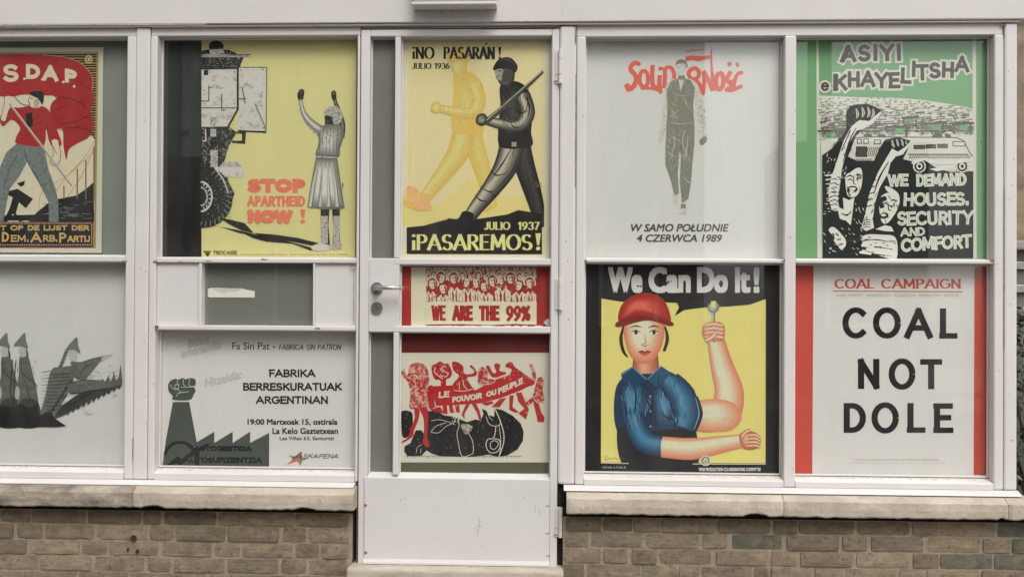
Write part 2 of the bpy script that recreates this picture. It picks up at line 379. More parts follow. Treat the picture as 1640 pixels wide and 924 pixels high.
class Print:
    """flat printed picture on the plane y=Y; coordinates are measured on the photograph (u,v = px*scale + origin)"""
    def __init__(s, thing_, Y, ox=0, oy=0, sc=1.0, clip=None):
        s.t = thing_; s.Y = Y; s.o = (ox, oy, sc); s.layer = 1; s.parts = {}; s.order = []; s.names = {}; s.grid = {}; s.clip = clip; s.n = 0
    def crop(s, ox, oy, sc): s.o = (ox, oy, sc); return s
    def _p(s, part):
        if part not in s.parts: s.parts[part] = ([], [], [], []); s.order.append(part)
        return s.parts[part]
    def _lay(s, boxes):
        """lowest free layer over everything already printed under these boxes (1.25 px cells)"""
        cells = set()
        for x0, y0, x1, y1 in boxes:
            for i in range(int(x0//1.25), int(x1//1.25)+1):
                for j in range(int(y0//1.25), int(y1//1.25)+1): cells.add((i, j))
        L = 1+max([s.grid.get(c, 0) for c in cells] or [0])
        for c in cells: s.grid[c] = L
        s.layer = max(s.layer, L)
        return L
    def raw(s, part, polys, mat, name=None):
        """polys: polygons, or groups of polygons (one stroke) that share a layer"""
        V, Fc, Mi, Mt = s._p(part)
        if name: s.names[part] = name
        if mat not in Mt: Mt.append(mat)
        mi = Mt.index(mat)
        ox, oy, sc = s.o
        for item in polys:
            grp = item if isinstance(item[0][0], (list, tuple)) else [item]
            out = []
            for poly in grp:
                pts = [(ox+u/sc, oy+v/sc) for u, v in poly]
                if s.clip: pts = clip_poly(pts, s.clip)
                if len(pts) >= 3: out.append(pts)
            if not out: continue
            L = s._lay([(min(p[0] for p in q), min(p[1] for p in q), max(p[0] for p in q), max(p[1] for p in q)) for q in out])
            for qi, pts in enumerate(out):
                tri = tessellate_polygon([[Vector((x, y, 0)) for x, y in pts]]); b = len(V)
                for x, y in pts:
                    X, Z = U(x, y, s.Y); V.append((X, L+(qi % 9)*.09, Z))
                for t in tri: Fc.append((b+t[0], b+t[1], b+t[2])); Mi.append(mi)
        return s
    def poly(s, part, pts, mat, sm=False):
        return s.raw(part, [smooth(pts) if sm else pts], mat)
    def ell(s, part, cx, cy, rx_, ry_, mat, rotd=0):
        c, q = math.cos(R(rotd)), math.sin(R(rotd)); n = 20
        return s.raw(part, [[(cx+rx_*math.cos(t)*c-ry_*math.sin(t)*q, cy+rx_*math.cos(t)*q+ry_*math.sin(t)*c) for t in (2*math.pi*i/n for i in range(n))]], mat)
    def rect(s, part, x0, y0, x1, y1, mat): return s.raw(part, [[(x0, y0), (x1, y0), (x1, y1), (x0, y1)]], mat)
    def line(s, part, pts, wid, mat, sm=False):
        if sm:
            q = smooth(pts, 4, False)
            if isinstance(wid, (list, tuple)):
                wid = [wid[min(int(i/4), len(wid)-1)]*(1-(i % 4)/4) + wid[min(int(i/4)+1, len(wid)-1)]*((i % 4)/4) for i in range(len(q))]
            pts = q
        return s.raw(part, [ribbon(pts, wid)], mat)
    def glyphs(s, part, text, x0, yb, width, cap, wt, mat, thin=None, serif=0, slant=0, slope=0, gap=.16, jit=0, halo=None, hw=0, ends=True, yoff=None):
        """stroke lettering: x0 left, yb baseline, width total, cap height; sizes in the current crop's units"""
        rnd = random.Random(len(text)*7+int(width))
        s.n += 1; big = cap/s.o[2] >= 17 and wt/s.o[2] > 1.2; part0 = '%s#%d' % (part, s.n)
        tot = sum(GL[c][0]+gap for c in text)-gap
        k = (width-wt)/tot; x = x0+wt/2; all_, outl, ser, bits = [], [], [], []
        sl = math.tan(R(slope)); hgt = cap-(wt if thin is None else thin)
        for i, c in enumerate(text):
            wd, st = GL[c]
            jr = R(rnd.uniform(-jit, jit)*4); jy = rnd.uniform(-jit, jit)*cap*.03 + (yoff[i] if yoff else 0)
            bx = x
            for stroke in st:
                pts = []
                for gx, gy in stroke:
                    X = (gx-wd/2)*k; Y_ = gy*hgt + (wt if thin is None else thin)/2
                    X += Y_*slant
                    X, Y_ = X*math.cos(jr)-Y_*math.sin(jr), X*math.sin(jr)+Y_*math.cos(jr)
                    px = bx+wd*k/2+X; py = yb-Y_-jy-(px-x0)*sl
                    pts.append((px, py))
                # butt ends run half a stroke further for vertical strokes
                if len(pts) >= 2:
                    e = (wt if thin is None else thin)/2
                    q = [Vector(p) for p in pts]
                    closed = (q[0]-q[-1]).length < cap*.02
                    if not closed:
                        q[0] = q[0]+(q[0]-q[1]).normalized()*e; q[-1] = q[-1]+(q[-1]-q[-2]).normalized()*e
                    pts = [tuple(v) for v in q]
                    all_.append(ribbon(pts, wt, thin))
                    if halo: outl.append(ribbon([tuple(q[0]+(q[0]-q[1]).normalized()*hw/2)]+pts[1:-1]+[tuple(q[-1]+(q[-1]-q[-2]).normalized()*hw/2)], wt+hw))
                    if serif and not closed:
                        for g, p, o in ((stroke[0], q[0], q[1]), (stroke[-1], q[-1], q[-2])):
                            d = (p-o).normalized()
                            if (abs(g[1]) < .02 or abs(g[1]-1) < .02) and abs(d.y) > .6:
                                yy = p.y + (thin/2 if p.y < o.y else -thin/2)
                                ser.append(ribbon([(p.x-serif, yy), (p.x+serif, yy)], thin))
            x += (wd+gap)*k
            if big:
                if st: bits.append((all_+ser)); all_, ser = [], []
        if halo: s.raw(part0+'h', outl, halo, name='letter_outline')
        if big:
            for i, b_ in enumerate(bits): s.raw('%s.%d' % (part0, i), b_, mat, name='letter')
        else: s.raw(part0, all_+ser, mat, name=part)
        return s
    def limb(s, part, pts, wid, ce, ch, n=5, off=(0, 0), sm=True, keep=.22):
        """a rounded, airbrushed limb: nested ribbons from the edge tone to the light tone"""
        wl_ = list(wid) if isinstance(wid, (list, tuple)) else [wid]*len(pts)
        for i in range(n):
            t = i/(n-1); c = tuple(round(a+(b-a)*t) for a, b in zip(ce, ch))
            s.line(part, [(x+off[0]*t, y+off[1]*t) for x, y in pts], [v*(1-(1-keep)*t) for v in wl_], ink(*c, .13), sm)
        return s
    def gouges(s, part, x0, y0, x1, y1, n, ang, ln, wd, mat, seed=0, spread=25):
        """short tapered cuts, as in a linocut or an engraving"""
        r = random.Random(seed); acc = []
        for i in range(n):
            x = r.uniform(x0, x1); y = r.uniform(y0, y1); a = R(ang+r.uniform(-spread, spread)); l = ln*r.uniform(.5, 1.3)
            acc.append(ribbon([(x-l/2*math.cos(a), y-l/2*math.sin(a)), (x+r.uniform(-.08, .08)*l, y+r.uniform(-.08, .08)*l), (x+l/2*math.cos(a), y+l/2*math.sin(a))], [wd*.1, wd*r.uniform(.6, 1.2), wd*.1]))
        return s.raw(part, acc, mat)
    def blob(s, part, pts, ce, ch, n=5, off=(0, 0), sm=True, keep=.35):
        cx = sum(p[0] for p in pts)/len(pts); cy = sum(p[1] for p in pts)/len(pts)
        for i in range(n):
            t = i/(n-1); k = 1-(1-keep)*t; c = tuple(round(a+(b-a)*t) for a, b in zip(ce, ch))
            s.poly(part, [(cx+(x-cx)*k+off[0]*t, cy+(y-cy)*k+off[1]*t) for x, y in pts], ink(*c, .13), sm)
        return s
    def text(s, part, t, x0, y0, x1, y1, mat, bold=0.0, shear=0.0, slope=0, fat=0):
        """lettering from the built-in font, fitted into the box (x0,y0)-(x1,y1) of the current crop; fat widens the strokes"""
        if fat:
            for dx, dy in ((fat, fat), (-fat, fat), (fat, -fat), (-fat, -fat), (0, 0)): s._text(part, t, x0+fat+dx, y0+fat+dy, x1-fat+dx, y1-fat+dy, mat, 0, shear, slope, (dx, dy) == (fat, fat))
            return s
        return s._text(part, t, x0, y0, x1, y1, mat, bold, shear, slope, True)
    def _text(s, part, t, x0, y0, x1, y1, mat, bold, shear, slope, new):
        vs, fs = bfont(t, bold, shear)
        ax, bx = min(v[0] for v in vs), max(v[0] for v in vs); ay, by = min(v[1] for v in vs), max(v[1] for v in vs)
        if new: s.n += 1
        key = '%s#t%d' % (part, s.n); s.names[key] = part
        V, Fc, Mi, Mt = s._p(key)
        if mat not in Mt: Mt.append(mat)
        mi = Mt.index(mat); ox, oy, sc = s.o; b = len(V); sp_ = abs(x1-x0)*abs(math.tan(R(slope))); dy = s._lay([(ox+x0/sc, oy+(y0-sp_)/sc, ox+x1/sc, oy+y1/sc)])
        for vx, vy in vs:
            u = x0+(vx-ax)/(bx-ax)*(x1-x0); v = y1-(vy-ay)/(by-ay)*(y1-y0)-(u-x0)*math.tan(R(slope))
            X, Z = U(ox+u/sc, oy+v/sc, s.Y); V.append((X, dy, Z))
        for f in fs: Fc.append(tuple(b+i for i in f)); Mi.append(mi)
        return s
    def build(s):
        # printed shapes lie on each other in hair-thin steps, all of them well behind the glass
        step = min(.00008, .0046/s.layer)
        for part in s.order:
            V, Fc, Mi, Mt = s.parts[part]
            if not V: continue
            me = bpy.data.meshes.new(part); me.from_pydata([(x, s.Y-.0003-l*step, z) for x, l, z in V], [], Fc)
            for i, p in enumerate(me.polygons): p.material_index = Mi[i]
            bm = bmesh.new(); bm.from_mesh(me)
            for f in bm.faces:
                f.normal_update()
                if f.normal.y > 0: f.normal_flip()
            bm.to_mesh(me); bm.free()
            link(s.names.get(part, part.split('#')[0]), me, Mt, s.t)
def clip_poly(pts, c):
    def cut(P, f, inter):
        out = []
        for i in range(len(P)):
            a, b = P[i-1], P[i]
            if f(b):
                if not f(a): out.append(inter(a, b))
                out.append(b)
            elif f(a): out.append(inter(a, b))
        return out
    x0, y0, x1, y1 = c
    ix = lambda X: (lambda a, b: (X, a[1]+(b[1]-a[1])*(X-a[0])/(b[0]-a[0])))
    iy = lambda Y: (lambda a, b: (a[0]+(b[0]-a[0])*(Y-a[1])/(b[1]-a[1]), Y))
    for f, g in ((lambda p: p[0] >= x0, ix(x0)), (lambda p: p[0] <= x1, ix(x1)), (lambda p: p[1] >= y0, iy(y0)), (lambda p: p[1] <= y1, iy(y1))):
        pts = cut(pts, f, g)
        if len(pts) < 3: return []
    return pts

# ================================================================== LARGE STRUCTURE
YG, YS = .062, .070          # fixed windows: glass front, poster plane
YGD, YSD = .046, .054        # door
YBRICK = -.022
# ground
def sheet(name, x0, x1, y0, y1, z, mat):
    bm = bmesh.new(); bm.faces.new([bm.verts.new(c) for c in ((x0,y0,z),(x1,y0,z),(x1,y1,z),(x0,y1,z))])
    return tag(bmobj(name, bm, mat), kind='structure')
Z_STEP = RZ(907, 575, 893, -.02)
Z0 = Z_STEP - .13
sheet('ground', -60, 60, -60, 60, Z0-.16, M_asph)
tag(box('pavement', -30, 30, -1.9, .3, Z0-.155, Z0, M_pave, bev=0), kind='structure')
tag(box('kerb', -30, 30, -2.05, -1.9, Z0-.155, Z0+.002, M_kerb, bev=.01), kind='structure')

# --- shopfront timber
xL = U(-260, 500)[0]; xR = RX(1632, 60, 770)
door_x0, door_x1 = RX(578.5, 50, 560), RX(894, 50, 895)
door_x0 = (U(578.5, 50)[0]+U(571.5, 900)[0])/2
door_x1 = (U(897, 60)[0]+U(892, 900)[0])/2
shop = thing('shopfront', 'white painted timber shopfront framing the poster windows under a flat white board', 'shopfront', (0, 0, Z0))
zf = RZ(36, 0, 1640, -.020)
# broad board over the windows, with its soffit
box('fascia_board', xL, xR+.9, -.020, .10, zf, zf+.62, M_fascia, shop, .004)
zt1 = zf
def rail(x0, y0, x1, y1, Y=0, back=.13, mat=None, name='rail', bev=.003, dY=0):
    a, b, c, d = rect(x0, y0, x1, y1, Y)
    return box(name, a, b, Y+dY, back, c, d, mat or M_white, shop, bev)
zh_l = RZ(57.5, 0, 560); zh_r = RZ(57, 940, 1590); zh_d = RZ(45.5, 578, 895)
# window bays: (stile px, glass px) boundaries measured at mid height on the frame face
zsb_l = RZ(768, 0, 568, -.0); zsb_r = RZ(780, 905, 1630, -.0)
X = {}
for k, (a, ya, b, yb) in dict(w1r=(203.5,65,197.5,745), s1=(219,65,212.5,745), p1=(238,65,238.5,745), w2l=(252,62,247.5,750), w2r=(571.5,62,568.5,750),
                              p3l=(898.5,60,896,770), s3=(923,60,921,770), w3l=(938,60,936,755), w3r=(1257.5,60,1254.5,758), w4l=(1275.5,60,1274.5,758),
                              w4r=(1592,60,1592,760), s4=(1607,60,1608.5,770), p4=(1626,60,1632,770)).items():
    X[k] = (U(a, ya)[0]+U(b, yb)[0])/2
G = .0014   # seam between members
def post(name, a, b, z0, z1, Y=0, mat=M_white, back=.13, bev=.006): return box(name, a+G/2, b-G/2, Y, back, z0, z1, mat, shop, bev)
zb_l, zb_r = zsb_l, zsb_r
ztop = zf+.001
# head rails
box('head_rail', xL, X['s1']-G, .006, .13, zh_l, zf-.001, M_white, shop, .003)
box('head_rail', X['p1']+G, door_x0-G, .006, .13, zh_l, zf-.001, M_white, shop, .003)
box('head_rail', door_x0, door_x1, .010, .13, zh_d+.003, zf-.001, M_white, shop, .002)
box('head_rail', X['s3']+G, X['s4']-G, .006, .13, zh_r, zf-.001, M_white, shop, .003)
box('head_lining', xL, X['p4']+.01, .0-.0125, .0035, zf-.010, zf-.0015, M_brown, shop, .003)
# stiles and posts
post('stile', X['w1r'], X['s1'], zb_l, zh_l-.001); post('post', X['s1'], X['p1'], zb_l, zf-.0115, -.004)
post('stile', X['p1'], X['w2l'], zb_l, zh_l-.001); post('stile', X['w2r'], door_x0-.002, zb_l, zh_l-.001)
post('post', door_x1-.0005, X['s3'], zb_r, zf-.0115, -.004, bev=.010); post('stile', X['s3'], X['w3l'], zb_r, zh_r-.001)
post('mullion', X['w3r'], X['w4l'], zb_r, zh_r-.001); post('stile', X['w4r'], X['s4'], zb_r, zh_r-.001)
post('post', X['s4'], X['p4'], zb_r, zf-.0115, -.004, bev=.008)
# transoms
zA = RZ(409.5, 0, 197), RZ(419, 0, 197)
box('transom', xL, X['w1r'], .004, .13, zA[1], zA[0], M_white, shop, .004)
zB = RZ(413.5, 255, 568), RZ(421, 255, 568)
box('transom', X['w2l'], X['w2r'], .002, .13, zB[1], zB[0], M_white, shop, .004)
zC = RZ(415.5, 941, 1590), RZ(421.5, 941, 1590)
box('transom', X['w3l'], X['w3r'], .002, .13, zC[1], zC[0], M_white, shop, .004)
box('transom', X['w4l'], X['w4r'], .002, .13, zC[1], zC[0], M_white, shop, .004)
zD = RZ(521.5, 250, 568), RZ(529, 250, 568)
box('transom', X['w2l'], X['w2r'], -.004, .13, zD[1], zD[0], M_white, shop, .004)
# letterbox bay: two boarded panels and the little grey window
xa, xb = RX(317, 425, 520), RX(504, 425, 520); xa2, xb2 = RX(322, 425, 520, .03), RX(501, 425, 520, .03)
box('infill_panel', X['w2l'], xa, .016, .12, zD[0], zB[1], M_clean, shop, .002)
box('infill_panel', xb, X['w2r'], .016, .12, zD[0], zB[1], M_clean, shop, .002)
box('glazing_bead', xa, xa+.014, .006, .09, zD[0], zB[1], M_white, shop, .003)
box('glazing_bead', xb-.010, xb, .006, .09, zD[0], zB[1], M_white, shop, .003)
# bottom rails with weathered slope to the glass, then the projecting timber sill
def bottom(x0, x1, ztop_, zb, slope_in=.03):
    prism('bottom_rail', [(.0, zb), (.0, ztop_-.020), (.004, ztop_-.016), (YG+.004, ztop_), (.13, ztop_), (.13, zb)], x0, x1, M_white, shop)
zbl = RZ(747, 0, 560, YG); zbr = RZ(760, 941, 1588, YG)
bottom(xL, X['w1r'], zbl, zb_l); bottom(X['w2l'], X['w2r'], zbl, zb_l); bottom(X['w3l'], X['w3r'], zbr, zb_r); bottom(X['w4l'], X['w4r'], zbr, zb_r)
zs0 = RZ(776.5, 0, 568, -.045); zs0r = RZ(790.5, 905, 1630, -.045)
def tsill(x0, x1, zt, zb): prism('timber_sill', [(-.045, zb), (-.045, zt-.016), (-.040, zt-.010), (-.0095, zt), (.13, zt), (.13, zb)], x0, x1, M_clean, shop)
xs3 = U(903, 787, -.045)[0]; xs4 = U(1637, 787, -.045)[0]
tsill(xL, door_x0-.010, zb_l-.0015, zs0); tsill(xs3, xs4, zb_r-.0015, zs0r)
# legs of the door frame running down beside the kick panel
box('door_post', door_x0-.008, door_x0-.001, .012, .13, Z_STEP+.004, zb_l-.003, M_seam, shop, .001)
# panes in the shopfront
def pane(par, x0, x1, z0, z1, Y, th=.004): return box('pane', x0, x1, Y, Y+th, z0, z1, M_glass, par, 0)
pane(shop, xL, X['w1r']+.01, zA[0]-.004, zh_l+.01, YG); pane(shop, xL, X['w1r']+.01, zbl-.004, zA[1]+.004, YG)
pane(shop, X['w2l']-.01, X['w2r']+.01, zB[0]-.004, zh_l+.01, YG); pane(shop, X['w2l']-.01, X['w2r']+.01, zbl-.004, zD[1]+.004, YG)
pane(shop, X['w3l']-.01, X['w3r']+.01, zC[0]-.004, zh_r+.01, YG); pane(shop, X['w3l']-.01, X['w3r']+.01, zbr-.004, zC[1]+.004, YG)
pane(shop, X['w4l']-.01, X['w4r']+.01, zC[0]-.004, zh_r+.01, YG); pane(shop, X['w4l']-.01, X['w4r']+.01, zbr-.004, zC[1]+.004, YG)
pane(shop, xa, xb, zD[0]-.004, zB[1]+.004, .045)
# narrow glazing beads around each pane (a small step seen in the reveals)
def beads(par, x0, x1, z0, z1, Y, wd=.006, mat=None):
    for a, b, c, d in ((x0, x0+wd, z0, z1), (x1-wd, x1, z0, z1), (x0+wd, x1-wd, z1-wd, z1), (x0+wd, x1-wd, z0, z0+wd)):
        box('glazing_bead', a, b, Y-.014, Y-.0005, c, d, mat or M_white, par, .0015)
beads(shop, X['w2l'], X['w2r'], zB[0], zh_l, YG); beads(shop, X['w2l'], X['w2r'], zbl, zD[1], YG)
beads(shop, X['w3l'], X['w3r'], zC[0], zh_r, YG); beads(shop, X['w3l'], X['w3r'], zbr, zC[1], YG)
beads(shop, X['w4l'], X['w4r'], zC[0], zh_r, YG); beads(shop, X['w4l'], X['w4r'], zbr, zC[1], YG)
beads(shop, xL, X['w1r'], zA[0], zh_l, YG); beads(shop, xL, X['w1r'], zbl, zA[1], YG)

# --- the building above and behind
bld = thing('shop_building', 'brown brick building that carries the white shopfront', 'building', (0, 3, Z0))
box('upper_wall', xL, xR+.25, .02, .5, zf+.62, 6.2, M_house2, bld, 0)
box('side_wall', xR+.0, xR+.02, .14, 5, Z0, zf, M_brick[1], bld, 0)
box('back_wall', xL, xR+.25, 5, 5.2, Z0, 6.2, M_house2, bld, 0)
box('shop_floor', xL, xR, .14, 5, Z0+.02, Z0+.10, M_house2, bld, 0)
box('ceiling', xL, xR, .51, 5, 2.95, 3.05, M_fascia, bld, 0)
prism('roof', [(-.1, 6.2), (-.1, 6.3), (2.5, 7.6), (5.3, 6.3), (5.3, 6.2)], xL-.1, xR+.35, M_slate, bld)
# fixture on the board: underside of a small wall box
bx0, bx1, bz0, bz1 = rect(659, -30, 795, 8, -.10)
lamp = thing('wall_box', 'small white box with grey sides on the white board above the door', 'wall box', ((bx0+bx1)/2, -.020, bz0))
box('casing', bx0+.006, bx1-.006, -.095, -.022, bz0+.013, bz0+.20, M_steeld, lamp, .004)
box('lip', bx0, bx1, -.105, -.022, bz0, bz0+.0125, M_clean, lamp, .003)
box('back_plate', bx0-.012, bx1+.012, -.0215, -.0202, bz0+.016, bz0+.22, M_soil, lamp, 0)

# --- brickwork
ROWT = [RZ(a, 100, 500, YBRICK) for a in (816.5, 842.8, 868.3, 893, 917.5)]
pitch = (ROWT[0]-ROWT[4])/4
rows_l = [
 [(-160,-90),(-86,-48),(-45,-3),(0,47),(50,135),(140,225),(229,256),(262,345),(349,384),(388,470),(474,557)],
 [(-150,-72),(-68,-30),(-26,20),(27,66),(72,149),(155,234),(240,276),(282,360),(364,446),(453,489),(494,558)],
 [(-170,-92),(-88,-40),(-36,41),(51,126),(131,170),(175,252),(260,338),(344,384),(388,468),(473,510),(515,557)],
 [(-160,-110),(-105,-28),(-23,60),(64,145),(152,230),(236,272),(279,359),(364,445),(450,490),(496,556)],
 [(-155,-80),(-76,-40),(-36,40),(44,122),(126,204),(209,247),(252,330),(335,373),(378,456),(461,556)]]
rows_r = [
 [(906,963),(967,1013),(1016,1057),(1061,1147),(1151,1233),(1240,1277),(1281,1368),(1374,1457),(1462,1503),(1508,1594),(1600,1662),(1668,1740)],
 [(904,941),(947,1028),(1036,1119),(1126,1165),(1173,1252),(1261,1344),(1350,1389),(1396,1479),(1487,1571),(1575,1619),(1623,1700),(1705,1745)],
 [(904,962),(968,1005),(1013,1052),(1057,1139),(1148,1230),(1236,1277),(1283,1366),(1373,1457),(1463,1504),(1507,1590),(1594,1660),(1665,1740)],
 [(904,936),(942,1025),(1030,1085),(1089,1120),(1125,1205),(1210,1230),(1236,1300),(1306,1350),(1356,1437),(1442,1480),(1485,1568),(1573,1652),(1657,1740)],
 [(904,972),(977,1015),(1020,1100),(1105,1143),(1148,1228),(1233,1311),(1316,1354),(1359,1439),(1444,1522),(1527,1565),(1570,1650),(1655,1740)]]
def brick_mesh(L_, seed, hh):
    rnd = random.Random(seed); bm = bmesh.new(); nx = 7 if L_ > .15 else 4; nz = 3
    grid = []
    for j in range(nz+1):
        row = []
        for i in range(nx+1):
            x = -L_/2 + L_*i/nx; z = -hh/2 + hh*j/nz
            edge = (i in (0, nx)) or (j in (0, nz))
            corner = (i in (0, nx)) and (j in (0, nz))
            y = (.0022 if edge else 0) + rnd.uniform(-.0010, .0010) + (.0015 if corner else 0)
            if edge: x += rnd.uniform(-.0009, .0009); z += rnd.uniform(-.0008, .0008)
            if corner: x *= 1-.0016/L_*2; z *= .975
            row.append(bm.verts.new((x, y, z)))
        grid.append(row)
    for j in range(nz):
        for i in range(nx): bm.faces.new((grid[j][i], grid[j][i+1], grid[j+1][i+1], grid[j+1][i]))
    rim = [grid[0][i] for i in range(nx+1)]+[grid[j][nx] for j in range(1, nz+1)]+[grid[nz][i] for i in range(nx-1, -1, -1)]+[grid[j][0] for j in range(nz-1, 0, -1)]
    back = [bm.verts.new((v.co.x, .05, v.co.z)) for v in rim]
    for i in range(len(rim)):
        q = (i+1) % len(rim); bm.faces.new((rim[q], rim[i], back[i], back[q]))
    me = bpy.data.meshes.new('brick'); bm.to_mesh(me); bm.free(); return me
HB = pitch*.86
BM = {}
def bricks(par, rows, zoff_rows, x_lo, x_hi, seed):
    rnd = random.Random(seed)
    nrow = 5 + int((ROWT[4]-pitch-Z0)/pitch)+1
    for r in range(nrow):
        zc = ROWT[0]-pitch*r-pitch/2 + .001
        lst = [(U(a, 880, YBRICK)[0], U(b, 880, YBRICK)[0]) for a, b in rows[r if r < 5 else 1+(r % 4)]]
        if zc-HB/2 < Z0-.03: break
        for k, (a, b) in enumerate(lst):
            a, b = max(a, x_lo), min(b, x_hi)
            L_ = b-a
            if L_ < .03: continue
            kind = ('s' if L_ > .15 else 'h', rnd.randrange(4), )
            ref = .205 if kind[0] == 's' else .10
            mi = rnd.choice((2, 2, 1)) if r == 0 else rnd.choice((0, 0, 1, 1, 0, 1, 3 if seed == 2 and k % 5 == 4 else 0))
            if seed == 2 and r == 1 and k == 4: mi = 3
            if seed == 2 and r == 2 and k in (9, 10): mi = 3
            if seed == 2 and k >= 10 and r < 3: mi = 3
            key = (*kind, mi)
            if key not in BM:
                BM[key] = brick_mesh(ref, kind[1]*13+len(kind[0])+(1 if kind[0] == 's' else 5), HB); BM[key].materials.append(M_brick[mi])
            o = bpy.data.objects.new('brick', BM[key]); COL.objects.link(o); o.parent = par
            if r == 0: zc_ = zc-.004
            else: zc_ = zc
            o.scale = (L_/ref, 1, .90 if r == 0 else 1)
            o.location = Vector(((a+b)/2, YBRICK+rnd.uniform(-.003, .003), zc_+rnd.uniform(-.001, .001)))-Vector(par.location)
            o.rotation_euler = (0, R(rnd.uniform(-.35, .35)), R(rnd.uniform(-.5, .5)))
def mortar_bed(par, x0, x1, z0, z1):
    bm = bmesh.new(); nx = int((x1-x0)/.012); nz = int((z1-z0)/.012); g = []
    for j in range(nz+1):
        g.append([bm.verts.new((x0+(x1-x0)*i/nx, YBRICK+.0075+.0016*noise.noise(Vector((i*.31, j*.31, x0))), z0+(z1-z0)*j/nz)) for i in range(nx+1)])
    for j in range(nz):
        for i in range(nx): bm.faces.new((g[j][i], g[j][i+1], g[j+1][i+1], g[j+1][i]))
    bmobj('mortar', bm, M_mortar, par, smooth=True)
    box('backing', x0, x1, YBRICK+.035, .45, z0, z1+.03, M_dark, par, 0)  # near-black, so the slot under the sill carries painted shade
xbl = U(564, 880, YBRICK)[0]; xbr = U(903, 880, YBRICK)[0]
xRR = U(1760, 880, YBRICK)[0]
wl = thing('brick_wall', 'brown brick wall under the left windows, with a small dark hole', 'brick wall', (xbl-1, 0, Z0))
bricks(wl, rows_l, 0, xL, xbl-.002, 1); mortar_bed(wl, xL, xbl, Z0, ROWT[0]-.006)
wr = thing('brick_wall', 'brown brick wall under the right windows, with some green stained bricks', 'brick wall', (xbr+1, 0, Z0))
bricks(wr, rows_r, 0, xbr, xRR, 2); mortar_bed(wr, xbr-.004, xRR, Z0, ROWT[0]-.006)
# drilled hole and pits in the left wall
def disc(par, name, px, py, r, mat, Y, depth=.004):
    x, z = U(px, py, Y); bm = bmesh.new(); cyl(bm, (x, Y, z), (x, Y-depth, z), r, r*.85, 12); return bmobj(name, bm, mat, par)
disc(wl, 'hole', 214, 861, .0135, M_dark, YBRICK-.0005, .006)
disc(wl, 'hole', 205, 879, .006, M_dark, YBRICK-.0005, .005); disc(wl, 'hole', 220, 882, .008, M_dark, YBRICK-.0005, .005)

# --- stone sills: sloping top, chipped lower edge
def stone_sill(label, segs, z_t, z_m, z_b, mats, grp_cat='window sill', seed=3):
    """segs [(x0,x1,chips)]"""
    t = thing('stone_sill', label, grp_cat, ((segs[0][0]+segs[-1][1])/2, -.04, z_b))
    for si, (x0, x1, chips) in enumerate(segs):
        bm = bmesh.new(); n = max(4, int((x1-x0)/.012)); prev = None
        for i in range(n+1):
            x = x0+.0012+(x1-x0-.0024)*i/n
            nn = lambda k, f=9: noise.noise(Vector((x*f, k*3.7, seed+si)))
            zb = z_b + .0035*nn(1, 30) + .002*nn(2, 90)
            for c0, c1, d in chips:
                if c0 < x < c1: zb += d*math.sin((x-c0)/(c1-c0)*math.pi)**.4
            endc = .006*(max(0, 1-(x-x0)/.012)+max(0, 1-(x1-x)/.012))
            yf = -.088+endc+.0025*nn(3, 25)
            prof = [(-.02, z_t), (-.048, z_t-.004+.001*nn(9)), (yf+.010, z_m+.003+.002*nn(4, 20)), (yf+.002, z_m-.003+.003*nn(5, 30)), (yf+.001*nn(6, 60), (z_m+zb)/2), (yf+.002, zb+.006), (yf+.008, zb), (.0, zb), (.0, z_t)]
            cur = [bm.verts.new((x, y, z)) for y, z in prof]
            if prev:
                for j in range(len(prof)):
                    q = (j+1) % len(prof); bm.faces.new((prev[j], cur[j], cur[q], prev[q]))
            else: bm.faces.new(cur)
            prev = cur
        bm.faces.new(prev[::-1]); bmesh.ops.recalc_face_normals(bm, faces=bm.faces)
        bmobj('stone', bm, mats[si % len(mats)], t)
    return t
def sx(px, py=810): return U(px, py, -.088)[0]
zt_l = zs0-.002; zm_l = RZ(789, 0, 560, -.088); zbm_l = RZ(814, 0, 560, -.085)
stone_sill('worn sandstone window sill left of the door, its left stone darkly stained', [(xL, sx(211), ((sx(190), sx(211), .003),)), (sx(211), sx(566), ((sx(225), sx(262), .009), (sx(340), sx(352), .004), (sx(470), sx(505), .009)))],
           zt_l, zm_l, zbm_l, [M_stone2, M_stone], seed=3)
zt_r = zs0r-.002; zm_r = RZ(802.5, 905, 1630, -.088); zbm_r = RZ(828, 905, 1630, -.085)
stone_sill('long pale sandstone window sill right of the door, cracked at its left end', [(sx(907), sx(1256), ((sx(975), sx(985), .004), (sx(1192), sx(1230), .011))), (sx(1256), sx(1616), ((sx(1600), sx(1612), .006),)), (sx(1616), sx(1760), ())],
           zt_r, zm_r, zbm_r, [M_stone], seed=11)

# --- door step
hx0, hx1 = U(556, 915, -.05)[0], U(903, 915, -.05)[0]
stp = thing('door_step', 'worn pale stone step under the white door', 'door step', ((hx0+hx1)/2, -.05, Z0))
bm = bmesh.new()
zst = RZ(910.5, 560, 900, -.06)
for i in range(2): pass
add_box(bm, hx0, hx1, -.075, .14, Z0+.002, zst, .012)
bmobj('tread', bm, M_stone, stp)
box('threshold', door_x0-.005, door_x1+.005, .035, .135, zst-.002, zst+.012, M_dark, stp, .002)
box('dark_recess', door_x1+.001, xbr+.004, .03, .12, zst, zb_r-.02, M_dark, shop, 0)  # near-black filler, the gap's shade put into its colour
box('rust_flake', U(862, 905, .0)[0], U(884, 905, 0)[0], .030, .034, RZ(908, 860, 885), RZ(903.5, 860, 885), M_rust, stp, .001)

